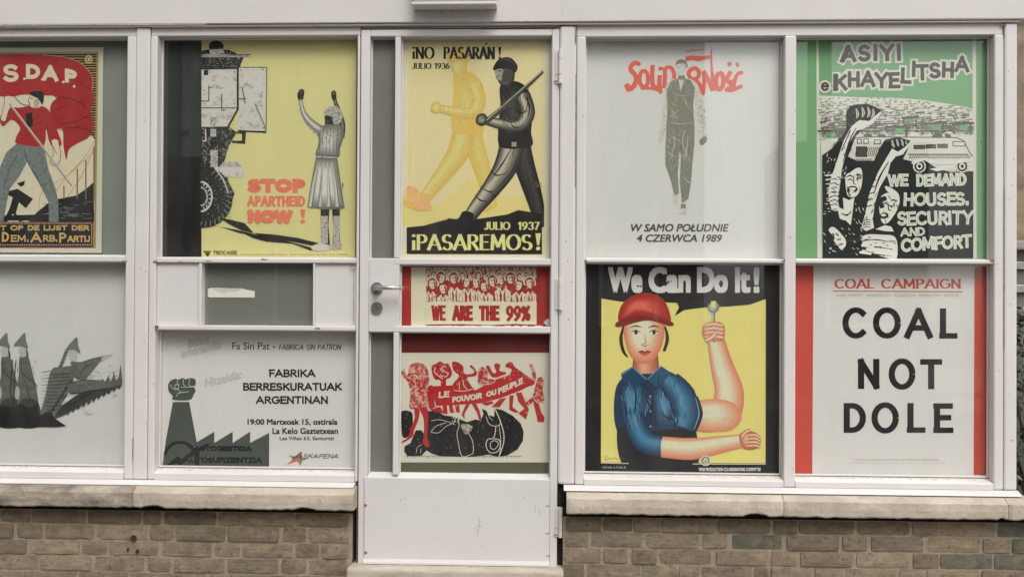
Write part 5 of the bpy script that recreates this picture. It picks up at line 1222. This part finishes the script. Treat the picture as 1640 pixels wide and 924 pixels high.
p.poly(L, [(806, 160), (860, 150), (930, 158), (1015, 148), (1015, 180), (970, 185), (920, 200), (870, 190), (812, 198)], RS8); p.line(L, [(808, 120), (880, 110), (978, 98)], [5, 9, 3], RS8, True)
f = 'figure'
# a plain walking figure: bare head, long coat-like shirt, no props
p.poly(f, [(735, 215), (775, 196), (812, 214), (820, 262), (806, 310), (780, 330), (752, 318), (736, 270)], S2, True); p.poly(f, [(728, 240), (735, 200), (775, 182), (815, 198), (826, 245), (815, 250), (800, 218), (745, 222)], S1, True)
p.poly(f, [(752, 315), (800, 315), (812, 350), (745, 350)], S1)
p.poly(f, [(720, 352), (655, 385), (640, 480), (625, 560), (610, 700), (585, 850), (610, 870), (650, 760), (668, 560)], S2, True); p.poly(f, [(830, 350), (900, 378), (930, 460), (960, 570), (985, 720), (980, 830), (945, 880), (922, 850), (940, 760), (900, 620), (880, 520)], S2, True)
p.poly(f, [(690, 362), (745, 338), (765, 380), (800, 338), (850, 352), (885, 420), (872, 560), (880, 700), (885, 760), (650, 760), (660, 600), (655, 430)], S1, False); p.poly(f, [(748, 345), (770, 440), (800, 345), (775, 370)], ink(190, 190, 182))
for q in ([(700, 450), (760, 480), (850, 470)], [(665, 560), (720, 620), (760, 590)], [(670, 700), (760, 712), (870, 700)], [(800, 500), (820, 560), (870, 600)], [(700, 600), (730, 660), (760, 650)]): p.line(f, q, [1, 5, 1], ink(180, 181, 170), True)
p.poly(f, [(925, 845), (975, 810), (985, 850), (950, 885), (930, 880)], S3, True)
p.crop(920, 40, 2.369)
p.poly(f, [(350, 382), (456, 382), (455, 450), (448, 520), (442, 600), (432, 660), (408, 678), (400, 600), (404, 500), (398, 480), (392, 560), (396, 640), (380, 648), (366, 590), (345, 530), (346, 450)], S1, False)
for q in ([(370, 400), (380, 450), (360, 520)], [(420, 400), (410, 450), (440, 520)], [(430, 420), (425, 480), (415, 520)], [(350, 480), (380, 500)], [(415, 580), (436, 600)], [(360, 420), (400, 440)]): p.line(f, q, [1, 4, 1], ink(178, 179, 168), True)
p.poly(f, [(376, 648), (396, 645), (392, 680), (376, 682)], S2); p.poly(f, [(402, 680), (426, 678), (424, 718), (398, 716)], S2); p.rect(f, 404, 680, 422, 696, S3)
p.gouges(f, 354, 195, 448, 370, 26, 70, 22, 2, ink(176, 177, 166), 71, 50); p.gouges(f, 352, 392, 446, 560, 26, 85, 26, 2.0, ink(172, 173, 162), 72, 35); p.gouges(f, 354, 392, 444, 560, 26, 85, 26, 2.2, ink(90, 92, 80), 73, 30); p.gouges(f, 455, 230, 500, 420, 30, 70, 16, 2, ink(140, 141, 128), 74, 30)
p.text('caption', 'W SAMO POŁUDNIE', 214, 755, 586, 785, ink(70, 70, 62), 0, .22, fat=1.0); p.text('caption', '4 CZERWCA 1989', 236, 795, 560, 824, ink(70, 70, 62), 0, .22, fat=1.0)
p.build()

# ---- 9: We Can Do It! (plain stand-in worker)
P = poster('black bordered yellow poster headed We Can Do It! with a worker in a blue shirt', 930, 420, 1262, 764, YS, ink(20, 23, 25, .1))
p = Print(P, YS, clip=(941.5, 424, 1252, 758.5)).crop(920, 410, 2.497)
Y9 = ink(216, 200, 118, .04); N9 = ink(22, 26, 32); SK = ink(232, 186, 150, .05); SKD = spk((206, 140, 108), (228, 178, 142), 60, .5, .25); BL = spk((34, 78, 112), (58, 108, 140), 30, .5, .25); BLD = spk((20, 40, 62), (34, 70, 100), 40, .5, .2); RD = ink(192, 70, 54, .08)
p.poly('picture_ground', [(108, 170), (180, 182), (260, 186), (340, 184), (410, 188), (418, 205), (400, 240), (440, 216), (520, 206), (620, 202), (700, 195), (765, 172), (764, 828), (106, 824)], Y9)
for t_, a_, b_ in (('We', 134, 272), ('Can', 296, 465), ('Do', 490, 614), ('It', 642, 704), ('!', 716, 740)): p.text('heading', t_, a_, 44, b_, 148, ink(206, 206, 200, .02), fat=5)
f = 'worker'
# front-facing worker in a plain cap holding up a spanner
BE, BH, BD = (22, 50, 78), (70, 122, 152), (16, 32, 50); SE, SH = (196, 122, 90), (240, 204, 172)
p.poly(f, [(160, 560), (180, 500), (240, 455), (300, 442), (350, 452), (410, 480), (440, 560), (470, 640), (490, 720), (470, 824), (215, 826), (185, 740), (160, 660)], ink(*BE), True)
p.blob(f, [(190, 520), (240, 500), (290, 520), (300, 600), (280, 690), (215, 690), (185, 620)], BE, BH, 6, (-14, -16)); p.blob(f, [(320, 520), (400, 500), (440, 580), (440, 690), (340, 700), (316, 610)], BE, BH, 6, (-10, -20))
p.poly(f, [(170, 700), (230, 690), (300, 700), (400, 694), (488, 712), (472, 860), (217, 860)], ink(14, 18, 24), True); p.rect(f, 217, 760, 472, 862, ink(14, 18, 24))
for q in ([(230, 500), (246, 560), (236, 650)], [(300, 500), (306, 600), (300, 700)], [(400, 520), (384, 590), (410, 660)], [(190, 560), (208, 620), (196, 680)], [(340, 620), (380, 650), (430, 640)], [(210, 640), (250, 660), (290, 640)]): p.line(f, q, [2, 7, 2], ink(*BD), True)
for q in ([(214, 520), (222, 570), (212, 620)], [(356, 520), (350, 580), (366, 640)], [(420, 600), (430, 640), (426, 680)]): p.line(f, q, [1, 6, 1], ink(104, 150, 172), True)
for y in (560, 620, 680): p.ell(f, 304, y, 4, 4, ink(120, 150, 165))
p.limb(f, [(284, 380), (286, 470)], [96, 112], (150, 88, 66), (214, 156, 124), 5, (-8, 0))
p.blob('face', [(196, 250), (230, 205), (300, 200), (350, 235), (360, 300), (346, 370), (310, 422), (268, 430), (224, 400), (200, 330)], SE, SH, 8, (-10, -4), keep=.45)
p.poly('cap', [(178, 262), (186, 200), (235, 158), (300, 148), (358, 176), (384, 240), (376, 262), (300, 242), (240, 240)], ink(150, 44, 36), True); p.blob('cap', [(190, 250), (198, 206), (240, 172), (300, 164), (346, 186), (366, 240), (300, 228), (236, 228)], (160, 52, 42), (214, 102, 80), 5, (-16, -6))
p.poly('cap', [(170, 264), (240, 238), (300, 240), (388, 262), (384, 280), (290, 258), (178, 284)], ink(120, 36, 32), True)
for sx_ in (1, -1):
    cx = 281+sx_*36
    p.ell('face', cx, 306, 17, 8, ink(222, 210, 196)); p.ell('face', cx+1, 306, 7, 7.5, ink(48, 50, 56)); p.line('face', [(cx-19, 304), (cx, 297), (cx+19, 305)], [2, 4.5, 2], ink(44, 32, 30), True); p.line('face', [(cx-22, 287), (cx, 279), (cx+22, 285)], [2, 6, 2], ink(70, 46, 38), True)
p.line('face', [(278, 310), (286, 345), (270, 354), (258+14, 350)], [2, 5, 4, 2], ink(196, 128, 98), True); p.line('face', [(268, 356), (284, 360), (296, 354)], [2, 4, 2], ink(170, 96, 76), True)
p.poly('face', [(254, 384), (270, 377), (281, 381), (292, 377), (308, 384), (281, 389)], ink(158, 58, 52), True); p.poly('face', [(260, 387), (281, 389), (302, 387), (281, 400)], ink(196, 96, 84), True); p.line('face', [(262, 412), (281, 416), (298, 411)], [1, 4, 1], ink(204, 144, 112), True)
for q in ([(196, 280), (186, 330), (196, 380), (214, 404)], [(362, 280), (372, 330), (358, 380)]): p.line('face', q, [6, 14, 12, 4][:len(q)], ink(60, 42, 34), True)
p.poly(f, [(186, 470), (232, 440), (290, 492), (252, 522), (194, 506)], ink(30, 62, 90)); p.poly(f, [(346, 438), (390, 470), (376, 506), (320, 522), (292, 492)], ink(40, 78, 106)); p.line(f, [(190, 474), (232, 444), (288, 492)], 4, ink(96, 140, 164)); p.line(f, [(346, 440), (292, 492)], 4, ink(96, 140, 164))
# raised arm in a rolled sleeve, spanner in the fist
p.blob(f, [(590, 690), (680, 650), (735, 700), (742, 750), (710, 790), (640, 785), (580, 740)], (150, 78, 58), (206, 134, 104), 6, (10, 6)) if False else None
p.limb('raised_arm', [(430, 620), (520, 640), (600, 622), (618, 540), (590, 440), (562, 320)], [110, 130, 132, 116, 92, 62], SE, SH, 8, (-12, -8), keep=.3)
p.blob('raised_arm', [(470, 590), (560, 570), (640, 590), (668, 650), (620, 698), (520, 694), (450, 650)], (206, 138, 104), (242, 208, 178), 6, (-14, -12))
p.limb(f, [(380, 500), (430, 560), (450, 640), (440, 690)], [90, 110, 104, 80], BE, BH, 6, (-12, -12)); p.line(f, [(490, 560), (506, 630), (484, 700)], [6, 16, 8], ink(*BD), True); p.line(f, [(484, 566), (498, 630), (478, 692)], [3, 6, 3], ink(96, 142, 166), True)
p.limb(f, [(230, 640), (280, 740), (360, 762)], [86, 92, 76], BE, BH, 6, (-6, -12)); p.limb('resting_arm', [(350, 762), (470, 770), (600, 750), (676, 738)], [84, 88, 66, 50], SE, SH, 7, (-4, -12), keep=.3)
p.blob('resting_hand', [(660, 712), (706, 700), (738, 716), (744, 748), (720, 772), (672, 766)], (176, 104, 76), (236, 186, 152), 5, (-4, -6))
for k in range(4): p.limb('resting_hand', [(690, 716+k*14), (722, 714+k*14), (742, 726+k*12)], [13, 15, 11], (170, 98, 72), (240, 196, 164), 4)
p.limb('resting_hand', [(668, 722), (686, 702), (706, 694)], [20, 17, 12], (176, 104, 76), (240, 196, 164), 4)
p.gouges(f, 180, 500, 450, 690, 60, 80, 46, 3, ink(*BD), 81, 22); p.gouges(f, 190, 500, 440, 690, 30, 80, 36, 2.4, ink(110, 156, 176), 82, 22)
p.line('spanner', [(556, 345), (556, 215)], 13, ink(122, 126, 124)); p.line('spanner', [(553, 345), (553, 215)], 4, ink(186, 188, 182)); p.ell('spanner', 556, 205, 24, 22, ink(122, 126, 124)); p.ell('spanner', 552, 204, 15, 14, ink(160, 164, 160)); p.poly('spanner', [(546, 180), (566, 180), (564, 206), (548, 206)], Y9)
p.blob('hand', [(520, 330), (512, 286), (532, 266), (584, 264), (602, 292), (590, 340)], SE, SH, 5, (-4, -4))
for k in range(4): p.limb('hand', [(521, 276+k*16), (560, 272+k*16), (594, 278+k*16)], [13, 17, 12], (190, 116, 86), (242, 206, 176), 4)
p.limb('hand', [(524, 338), (552, 322), (566, 302)], [20, 18, 12], (190, 116, 86), (242, 206, 176), 4)
p.text('small_print', 'POST FEB. 15 TO FEB. 28', 113, 841, 205, 848, ink(190, 190, 182)); p.text('small_print', 'WAR PRODUCTION CO-ORDINATING COMMITTEE', 497, 845, 745, 859, ink(196, 196, 188), fat=.6)
p.ell('emblem', 524, 817, 21, 21, ink(206, 200, 170)); p.ell('emblem', 524, 817, 17, 17, N9)
for a in range(0, 360, 24): p.ell('emblem', 524+14.5*math.cos(R(a)), 817+14.5*math.sin(R(a)), 1.8, 1.8, ink(206, 200, 170))
p.ell('emblem', 524, 817, 11, 11, ink(200, 198, 180)); p.line('emblem', [(516, 812), (524, 824), (532, 812)], 2.5, N9)
p.line('frame_line', [(472, 830), (764, 831)], 3, ink(206, 200, 190)); p.line('frame_line', [(106, 826), (217, 828)], 3, ink(206, 200, 190)); p.line('signature', [(120, 805), (128, 796), (124, 816), (140, 806), (150, 812), (160, 804), (170, 813), (185, 806), (200, 812)], 1.6, ink(90, 80, 40))
p.build()

# ---- 10: ASIYI EKHAYELITSHA
P = poster('green, black and white poster headed ASIYI eKHAYELITSHA with raised fists and an armoured truck', 1272, 56, 1596, 418, YS, ink(106, 154, 106, .05))
p = Print(P, YS).crop(1260, 40, 2.368)
GR = ink(106, 154, 106, .05); WT = ink(196, 196, 184, .03); BKA = ink(30, 36, 34); LB = ink(86, 82, 72)
p.raw('margin_line', [[(112, 52), (120, 52), (133, 884), (116, 884)], [(704, 52), (718, 52), (720, 884), (706, 884)], [(112, 48), (718, 50), (718, 54), (112, 52)]], WT)
p.poly('picture_ground', [(118, 268), (200, 272), (300, 276), (420, 278), (520, 286), (600, 298), (680, 312), (706, 322), (708, 884), (134, 884), (130, 480)], WT)
rnd = random.Random(9)
for k in range(340):
    y = 282+(k//24)*9.2+rnd.uniform(-4, 4); x = 124+(k % 24)*24+rnd.uniform(-10, 10); s_ = .38+(y-280)/150
    if y < 282+(x-420)*.12 or x > 690: continue
    p.raw('shanty_houses', [[(x, y), (x+26*s_, y-2), (x+28*s_, y+2*s_), (x, y+3*s_)]], LB)
    if rnd.random() < .6: p.rect('shanty_houses', x+6*s_, y+4*s_, x+11*s_, y+11*s_, LB)
    if rnd.random() < .5:
        for j in range(4): p.rect('shanty_houses', x+(14+j*3.4)*s_, y+4*s_, x+(15+j*3.4)*s_, y+13*s_, ink(130, 130, 118))
    if rnd.random() < .3: p.rect('shanty_houses', x+16*s_, y+4*s_, x+27*s_, y+13*s_, GR)
for x, y, wd in ((515, 372, 90), (632, 372, 75), (385, 385, 80), (122, 400, 90), (440, 350, 60)):
    p.raw('shanty_houses', [[(x-6, y), (x+wd, y-4), (x+wd+4, y+4), (x-4, y+7)]], LB); p.rect('shanty_houses', x+wd*.3, y+8, x+wd*.72, y+28, GR); p.rect('shanty_houses', x+wd*.8, y+6, x+wd*.9, y+40, LB)
    for j in range(7): p.rect('shanty_houses', x+j*4, y+9, x+j*4+1.2, y+38, ink(120, 120, 108))
# armoured truck
t = 'armoured_truck'; 
p.poly(t, [(250, 432), (300, 426), (640, 428), (670, 440), (690, 480), (704, 500), (702, 555), (250, 552), (225, 520)], WT)
p.line(t, [(250, 432), (300, 426), (640, 428), (670, 440), (690, 480), (704, 500)], 4, LB)
for a, b, c, d in ((265, 434, 284, 452), (290, 432, 310, 452), (330, 436, 356, 454), (480, 456, 524, 472), (526, 454, 566, 470), (570, 452, 610, 468), (628, 442, 676, 462), (262, 462, 304, 502)): p.rect(t, a, b, c, d, BKA); p.rect(t, a+3, b+3, c-3, d-3, LB if b > 450 else WT)
p.line(t, [(460, 492), (690, 492)], 4, BKA)
for j in range(26): p.line(t, [(462+j*9, 508), (470+j*9, 496)], 3, BKA)
for j in range(14): p.line(t, [(258+j*7, 500), (266+j*7, 464)], 2.5, BKA)
for j in range(10): p.line(t, [(232+j*9, 516), (240+j*9, 508)], 3, BKA)
p.raw(t, [[(290, 416), (320, 414), (324, 428), (294, 428)], [(344, 418), (372, 416), (378, 428), (350, 428)], [(546, 428), (560, 410), (585, 412), (592, 428)], [(600, 412), (620, 416), (624, 430), (604, 430)]], LB)
p.poly('dark_ground', [(134, 495), (170, 470), (225, 400), (226, 330), (240, 308), (300, 300), (330, 310), (360, 325), (330, 370), (290, 395), (262, 420), (232, 500), (262, 516), (330, 516), (350, 470), (372, 436), (420, 426), (468, 440), (455, 480), (440, 510), (480, 520), (520, 512), (560, 540), (620, 560), (706, 556), (706, 884), (136, 884)], BKA)
for cx in (502, 664):
    p.ell(t, cx, 537, 25, 25, WT); p.ell(t, cx, 537, 19, 20, BKA); p.ell(t, cx, 537, 12, 13, WT); p.ell(t, cx, 537, 6, 7, BKA)
    for a in range(0, 360, 30): p.line(t, [(cx+20*math.cos(R(a)), 537+20*math.sin(R(a))), (cx+25*math.cos(R(a)), 537+25*math.sin(R(a)))], 2, BKA)
p.poly(t, [(470, 525), (490, 508), (530, 506), (560, 520), (640, 520), (655, 508), (700, 508), (702, 516), (640, 528), (580, 530), (545, 528), (520, 514), (480, 530)], WT); p.poly(t, [(540, 548), (590, 538), (600, 550), (570, 556)], WT)
p.gouges('shanty_houses', 126, 300, 700, 420, 160, 88, 12, 1.8, ink(112, 110, 98), 91, 8)
# near fist
a_ = 'protesters'
for q, wd in (([(262, 318), (268, 340), (264, 356)], 11), ([(284, 312), (290, 335), (284, 352)], 11), ([(306, 312), (312, 335), (304, 352)], 10), ([(326, 318), (328, 340), (318, 354)], 9)): p.line(a_, q, [4, wd, 4], WT, True); p.line(a_, q, [2, wd*.3, 2], LB, True)
p.poly(a_, [(245, 385), (275, 362), (310, 366), (342, 340), (356, 328), (356, 338), (325, 376), (285, 398), (265, 402), (235, 450), (215, 520), (205, 560), (175, 560), (195, 500), (215, 440)], WT); p.line(a_, [(262, 392), (238, 440), (212, 520)], [2, 6, 2], BKA, True); p.line(a_, [(240, 402), (205, 480)], [5, 2], BKA)
for k in range(9): p.line(a_, [(142+k*3, 572+k*16), (172+k*2, 570+k*16), (204-k*1.5, 560+k*16)], [3, 12, 4] if k % 2 else [2, 8, 6], WT, True)
p.poly(a_, [(178, 555), (205, 545), (202, 600), (192, 660), (198, 700), (170, 700), (158, 640), (165, 590)], WT, True)
for k in range(7): p.line(a_, [(160, 590+k*16), (182, 584+k*16), (192, 590+k*16)], [1, 4, 1], BKA, True)
# near face
p.poly(a_, [(222, 575), (240, 560), (262, 545), (280, 545), (286, 575), (280, 620), (262, 650), (235, 652), (225, 630)], WT, True)
for q, wd in (([(224, 578), (240, 572), (252, 580)], 6), ([(262, 572), (272, 568), (284, 572)], 6), ([(228, 590), (240, 586), (250, 592)], 5), ([(262, 586), (272, 582), (280, 586)], 5), ([(255, 570), (252, 600), (262, 606)], 4), ([(228, 612), (234, 640), (244, 650)], 5)): p.line(a_, q, [2, wd, 2], BKA, True)
p.ell(a_, 248, 624, 20, 13, BKA); p.ell(a_, 248, 622, 13, 5.5, WT); p.ell(a_, 246, 632, 9, 4, WT)
p.poly(a_, [(212, 655), (235, 665), (255, 655), (250, 700), (242, 760), (225, 745), (200, 735), (190, 690), (215, 700)], WT); p.line(a_, [(205, 715), (228, 722), (245, 705)], [2, 7, 2], BKA, True); p.line(a_, [(195, 740), (225, 745)], 5, BKA)
# second fist and arm
for q, wd in (([(398, 438), (402, 456), (408, 466)], 9), ([(416, 434), (420, 452), (424, 462)], 9), ([(434, 434), (438, 450), (440, 462)], 8), ([(452, 440), (452, 454)], 6)): p.line(a_, q, [3, wd, 3][:len(q)], WT, True); p.line(a_, q, [1, wd*.3, 1][:len(q)], LB, True)
p.poly(a_, [(398, 470), (420, 482), (445, 466), (468, 442), (466, 454), (440, 492), (412, 500), (392, 525), (382, 565), (350, 620), (332, 680), (325, 740), (330, 770), (300, 782), (282, 770), (300, 700), (312, 640), (345, 560), (380, 500)], WT)
p.line(a_, [(385, 520), (350, 580), (330, 640)], [3, 7, 3], BKA, True)
for k in range(6): p.line(a_, [(300+k*4, 690-k*24), (322+k*4, 684-k*24)], 4, BKA)
for k in range(4): p.line(a_, [(286, 745+k*9), (305, 738+k*9), (318, 742+k*9)], [2, 4, 1], BKA, True)
# second face
p.poly(a_, [(350, 700), (352, 660), (372, 640), (400, 640), (424, 660), (418, 700), (400, 730), (380, 752), (360, 748)], WT, True); p.poly(a_, [(372, 612), (400, 622), (424, 645), (425, 680), (412, 668), (400, 645), (380, 632)], WT, True)
p.poly(a_, [(350, 660), (372, 650), (378, 664), (362, 674), (370, 690), (352, 695)], BKA, True)
for q, wd in (([(362, 680), (374, 676), (382, 684)], 5), ([(394, 668), (404, 664), (414, 672)], 5), ([(386, 680), (384, 700), (394, 704)], 4), ([(396, 690), (408, 684)], 4)): p.line(a_, q, wd, BKA, True)
p.ell(a_, 368, 724, 17, 12, BKA, -10); p.ell(a_, 366, 722, 10, 5, WT)
p.poly(a_, [(335, 775), (370, 760), (395, 765), (405, 784), (370, 782)], WT)
p.poly(a_, [(290, 800), (360, 796), (412, 808), (416, 884), (380, 884), (300, 850)], WT, True)
for k in range(6): p.line(a_, [(284, 806+k*13), (330, 800+k*14), (400, 812+k*13)], [6, 5, 1], BKA if k % 2 else WT, True)
for x0, y0, x1, y1 in ((285, 812, 335, 808), (282, 836, 330, 842), (275, 862, 320, 868)): p.line(a_, [(x0, y0), (x1, y1)], 9, WT)
p.poly(a_, [(158, 780), (172, 766), (192, 778), (208, 796), (222, 815), (222, 838), (205, 852), (190, 832), (178, 820), (180, 805)], WT, True); p.ell(a_, 165, 848, 4, 4, WT)
for q in ([(185, 790), (195, 800)], [(190, 815), (205, 812)], [(196, 835), (212, 830)], [(172, 790), (180, 800)]): p.line(a_, q, 5, BKA)
for x0, y0, x1, y1, n_, an in ((150, 560, 205, 700, 26, 10), (290, 600, 340, 770, 26, 110), (176, 400, 250, 540, 20, 115), (300, 800, 410, 880, 20, 10), (225, 560, 285, 650, 12, 80), (355, 650, 420, 745, 12, 70)): p.gouges(a_, x0, y0, x1, y1, n_, an, 18, 4, BKA, int(x0), 22)
for x0, y0, x1, y1, n_, an in ((140, 560, 160, 720, 18, 15), (140, 760, 300, 880, 26, 40), (236, 660, 290, 760, 12, 70), (205, 540, 225, 600, 8, 100), (150, 470, 200, 540, 10, 120)): p.gouges(a_, x0, y0, x1, y1, n_, an, 14, 3.2, WT, int(y0), 25)
# lettering
HD = ink(66, 60, 50)
p.glyphs('heading', 'ASIYI', 202, 144, 236, 66, 15, HD, halo=WT, hw=16, jit=.8, slope=2, gap=.30)
p.glyphs('heading', 'e', 128, 252, 34, 46, 8.5, HD, halo=WT, hw=15)
p.glyphs('heading', 'KHAYELITSHA', 178, 250, 514, 62, 14, HD, halo=WT, hw=16, jit=.5, gap=.2, yoff=[0, 12, 14, 8, 8, 26, 50, 38, 44, 48, 68])
p.poly('heading', [(203, 144), (222, 84), (236, 78), (236, 100), (226, 128), (218, 144)], BKA); p.rect('heading', 176, 186, 192, 252, BKA)  # black parts where the reflected wash breaks off, painted into the letters
LT = ink(190, 194, 178, .03)
for s_, x, y, wd, cap in (('WE', 380, 614, 80, 48), ('DEMAND', 488, 614, 194, 48), ('HOUSES.', 438, 690, 254, 52), ('SECURITY', 416, 762, 290, 54), ('AND', 430, 802, 94, 33), ('COMFORT', 430, 862, 272, 52)):
    p.glyphs('slogan', s_, x, y, wd, cap, 11.5 if cap > 40 else 8, LT, jit=.7, slope=3.4 if s_ == 'COMFORT' else 1)
    p.glyphs('slogan', s_, x+5.2, y-5.2, wd-10, cap-10, 1.6, ink(122, 136, 118), jit=.7, slope=3.4 if s_ == 'COMFORT' else 1)
p.build()

# ---- 11: COAL NOT DOLE
P = poster('white poster with red side bands and large black words COAL NOT DOLE', 1272, 420, 1596, 766, YS, ink(201, 199, 194, .03))
p = Print(P, YS).crop(1260, 410, 2.497)
RB = ink(184, 74, 62, .08)
p.raw('side_band', [[(20, 38), (107, 40), (102, 874), (20, 874)]], RB); p.raw('side_band', [[(751, 42), (840, 42), (840, 874), (747, 874)]], RB)
BC = ink(24, 28, 26, .05); RB2 = ink(178, 78, 62, .06)
p.glyphs('heading', 'COAL', 190, 130, 162, 38, 9.5, RB2, thin=4, serif=6); p.glyphs('heading', 'CAMPAIGN', 376, 130, 322, 38, 9.5, RB2, thin=4, serif=6)
p.line('heading', [(184, 140), (701, 143)], 4, RB)
p.text('small_print', 'VANE TEMPEST · WEARMOUTH · ELLINGTON · EASINGTON · WESTOE', 198, 152, 688, 163, ink(150, 140, 120))
def heavy(t, x, yb, wd, cap): p.glyphs('slogan', t, x, yb, wd, cap, 25, BC, thin=22)
heavy('C', 220, 330, 104, 125); heavy('O', 342, 330, 117, 125); heavy('A', 470, 330, 114, 121); heavy('L', 606, 330, 76, 121)
heavy('N', 278, 531, 99, 120); heavy('O', 405, 534, 112, 125); heavy('T', 532, 532, 91, 120)
heavy('D', 221, 706, 98, 119); heavy('O', 336, 709, 115, 125); heavy('L', 476, 706, 78, 119); heavy('E', 582, 707, 84, 119)
p.text('small_print', 'OFFICIAL CAMPAIGN OF THE NUM (NORTH EAST AREA)', 272, 810, 608, 820, ink(166, 140, 124)); p.text('small_print', 'NUM OFFICE, RED HILL, DURHAM   TEL 0191 384 3515   FAX 0191 386 5855', 245, 824, 634, 831, ink(178, 168, 156))
p.build()

# ================================================================== RIGHT OF THE SHOPFRONT: neighbour's wall set back, ledge and hedge
nb = thing('garden_wall', 'tan wall with a pale coping at the right edge of the picture', 'wall', (3.2, 1.0, Z0))
xw0 = xR-.05
gz = RZ(392, 1634, 1640, 1.0)
M_tan = plain('tan_render', (.30, .24, .17), .95, nscale=14, var=.3, bmp=.004)
box('wall_panel', xw0, xw0+4, 1.25, 1.35, Z0, U(1636, 30, 1.2)[1]+.8, M_tan, nb, 0)
box('coping', xw0, xw0+4, .93, 1.22, gz-.03, gz+.02, M_stone, nb, .01)
box('lower_wall', xw0, xw0+4, 1.0, 1.20, Z0, gz-.031, M_film, nb, 0)
for k in range(3): box('rail', xw0, xw0+4, .975, .999, gz-.13-.12*k, gz-.09-.12*k, M_steeld, nb, .003)
sh = thing('shrub', 'grey green leafy shrub in front of the neighbouring wall at the right edge', 'shrub', (xR+.45, .62, Z0))
rnd = random.Random(4)
bm = bmesh.new()
for k in range(26):
    a = rnd.uniform(0, 6.28); h = rnd.uniform(.5, 1.0)
    cyl(bm, (xR+.45+.03*math.cos(a), .62+.03*math.sin(a), Z0), (xR+.45+.40*math.cos(a)*h, .62+.26*math.sin(a)*h, Z0+1.15*h), .006, .002, 5)
bmobj('stem', bm, M_wood, sh)
bm = bmesh.new()
for k in range(5200):
    a = rnd.uniform(0, 6.28); r = rnd.random()**.6; h = rnd.random()
    c = Vector((xR+.45+.46*r*math.cos(a)*(1-.3*h), .62+.30*r*math.sin(a)*(1-.3*h), Z0+.08+1.22*h+.06*math.sin(a*3)))
    if noise.noise(c*7) < -.12: continue
    u = Vector((rnd.uniform(-1, 1), rnd.uniform(-1, 1), rnd.uniform(-.6, 1))).normalized()*rnd.uniform(.014, .026); v_ = u.cross(Vector((rnd.uniform(-1, 1), rnd.uniform(-1, 1), rnd.uniform(-1, 1)))).normalized()*.008
    f_ = bm.faces.new([bm.verts.new(q) for q in (c-u, c-v_, c+u, c+v_)]); f_.material_index = rnd.randrange(2)
bmobj('foliage', bm, [M_leaf, M_leaf2], sh)

# ================================================================== ACROSS THE STREET (seen only as reflections in the panes)
B = 9.0
def refl(px, py, Y=-B):
    d = rot((px-W/2)/F, 1, -(py-H/2)/F); t = (CAM_D+abs(Y))/d.y
    return t*d.x, CAM_Z+t*d.z
tag(box('far_pavement', -30, 30, -B-6, -B+1.6, Z0-.155, Z0-.02, M_pave, bev=0), kind='structure')
def far_house(label, pxa, pxb, py_top, mat, wins, deep=1.6, roof=True, Y=-B, zt=None):
    x0, x1 = refl(pxa, 300, Y)[0], refl(pxb, 300, Y)[0]; z1 = zt or refl((pxa+pxb)/2, py_top, Y)[1]
    t = thing('terraced_house', label, 'house', ((x0+x1)/2, Y, Z0))
    box('wall', x0+.004, x1-.004, Y-deep, Y, Z0-.02, z1, mat, t, .01)
    if roof: prism('roof', [(Y+.15, z1+.002), (Y+.15, z1+.06), (Y-deep/2, z1+.12), (Y-deep-.1, z1+.06), (Y-deep-.1, z1+.002)], x0, x1, M_slate, t)
    for fx, fz, ww, hh in wins:
        cx = x0+(x1-x0)*fx; fr = box('window', cx-ww/2, cx+ww/2, Y+.002, Y+.05, Z0+fz, Z0+fz+hh, M_fascia, t, .005)
        box('window_pane', cx-ww/2+.06, cx+ww/2-.06, Y+.0505, Y+.056, Z0+fz+.06, Z0+fz+hh-.06, M_slate, fr, 0)
    return t
far_house('dark brick house across the street, reflected in the left panes', -700, 292, -60, M_house, [(.2, 1, .9, 1.3), (.5, 1, .9, 1.3)])
far_house('low dark brick house across the street with three windows', 326, 1131, -70, M_house, [(.2, .9, .8, 1.1), (.55, .9, .8, 1.1), (.85, .9, .8, 1.1)])
far_house('dark brick house across the street between two gaps', 1268, 1494, 235, M_house, [(.5, .9, .9, 1.2)])
x0, _ = refl(1340, 100); x1, _ = refl(1357, 100)
ch = thing('chimney_stack', 'tall dark chimney stack rising above the middle house across the street', 'chimney', ((x0+x1)/2, -B-1, Z0))
box('stack', x0, x1, -B-1.4, -B-.6, refl(1350, 240)[1]-.1, refl(1350, -60)[1], M_house, ch, .01); box('cap', x0-.05, x1+.05, -B-1.45, -B-.55, refl(1350, -60)[1]+.001, refl(1350, -60)[1]+.1, M_slate, ch, .01)
for label, a, b, pt in (('dark garden wall across the street, left of the gap', 1131, 1268, 655), ('dark garden wall across the street, right of the middle house', 1494, 2300, 640)):
    x0, _ = refl(a, 600); x1, _ = refl(b, 600); z1 = refl((a+b)/2, pt)[1]
    g_ = thing('boundary_wall', label, 'wall', ((x0+x1)/2, -B, Z0)); box('wall_panel', x0+.01, x1-.01, -B-.25, -B-.02, Z0-.02, z1, M_house, g_, 0); box('coping', x0+.01, x1-.01, -B-.28, -B+.01, z1+.001, z1+.06, M_slate, g_, .01)
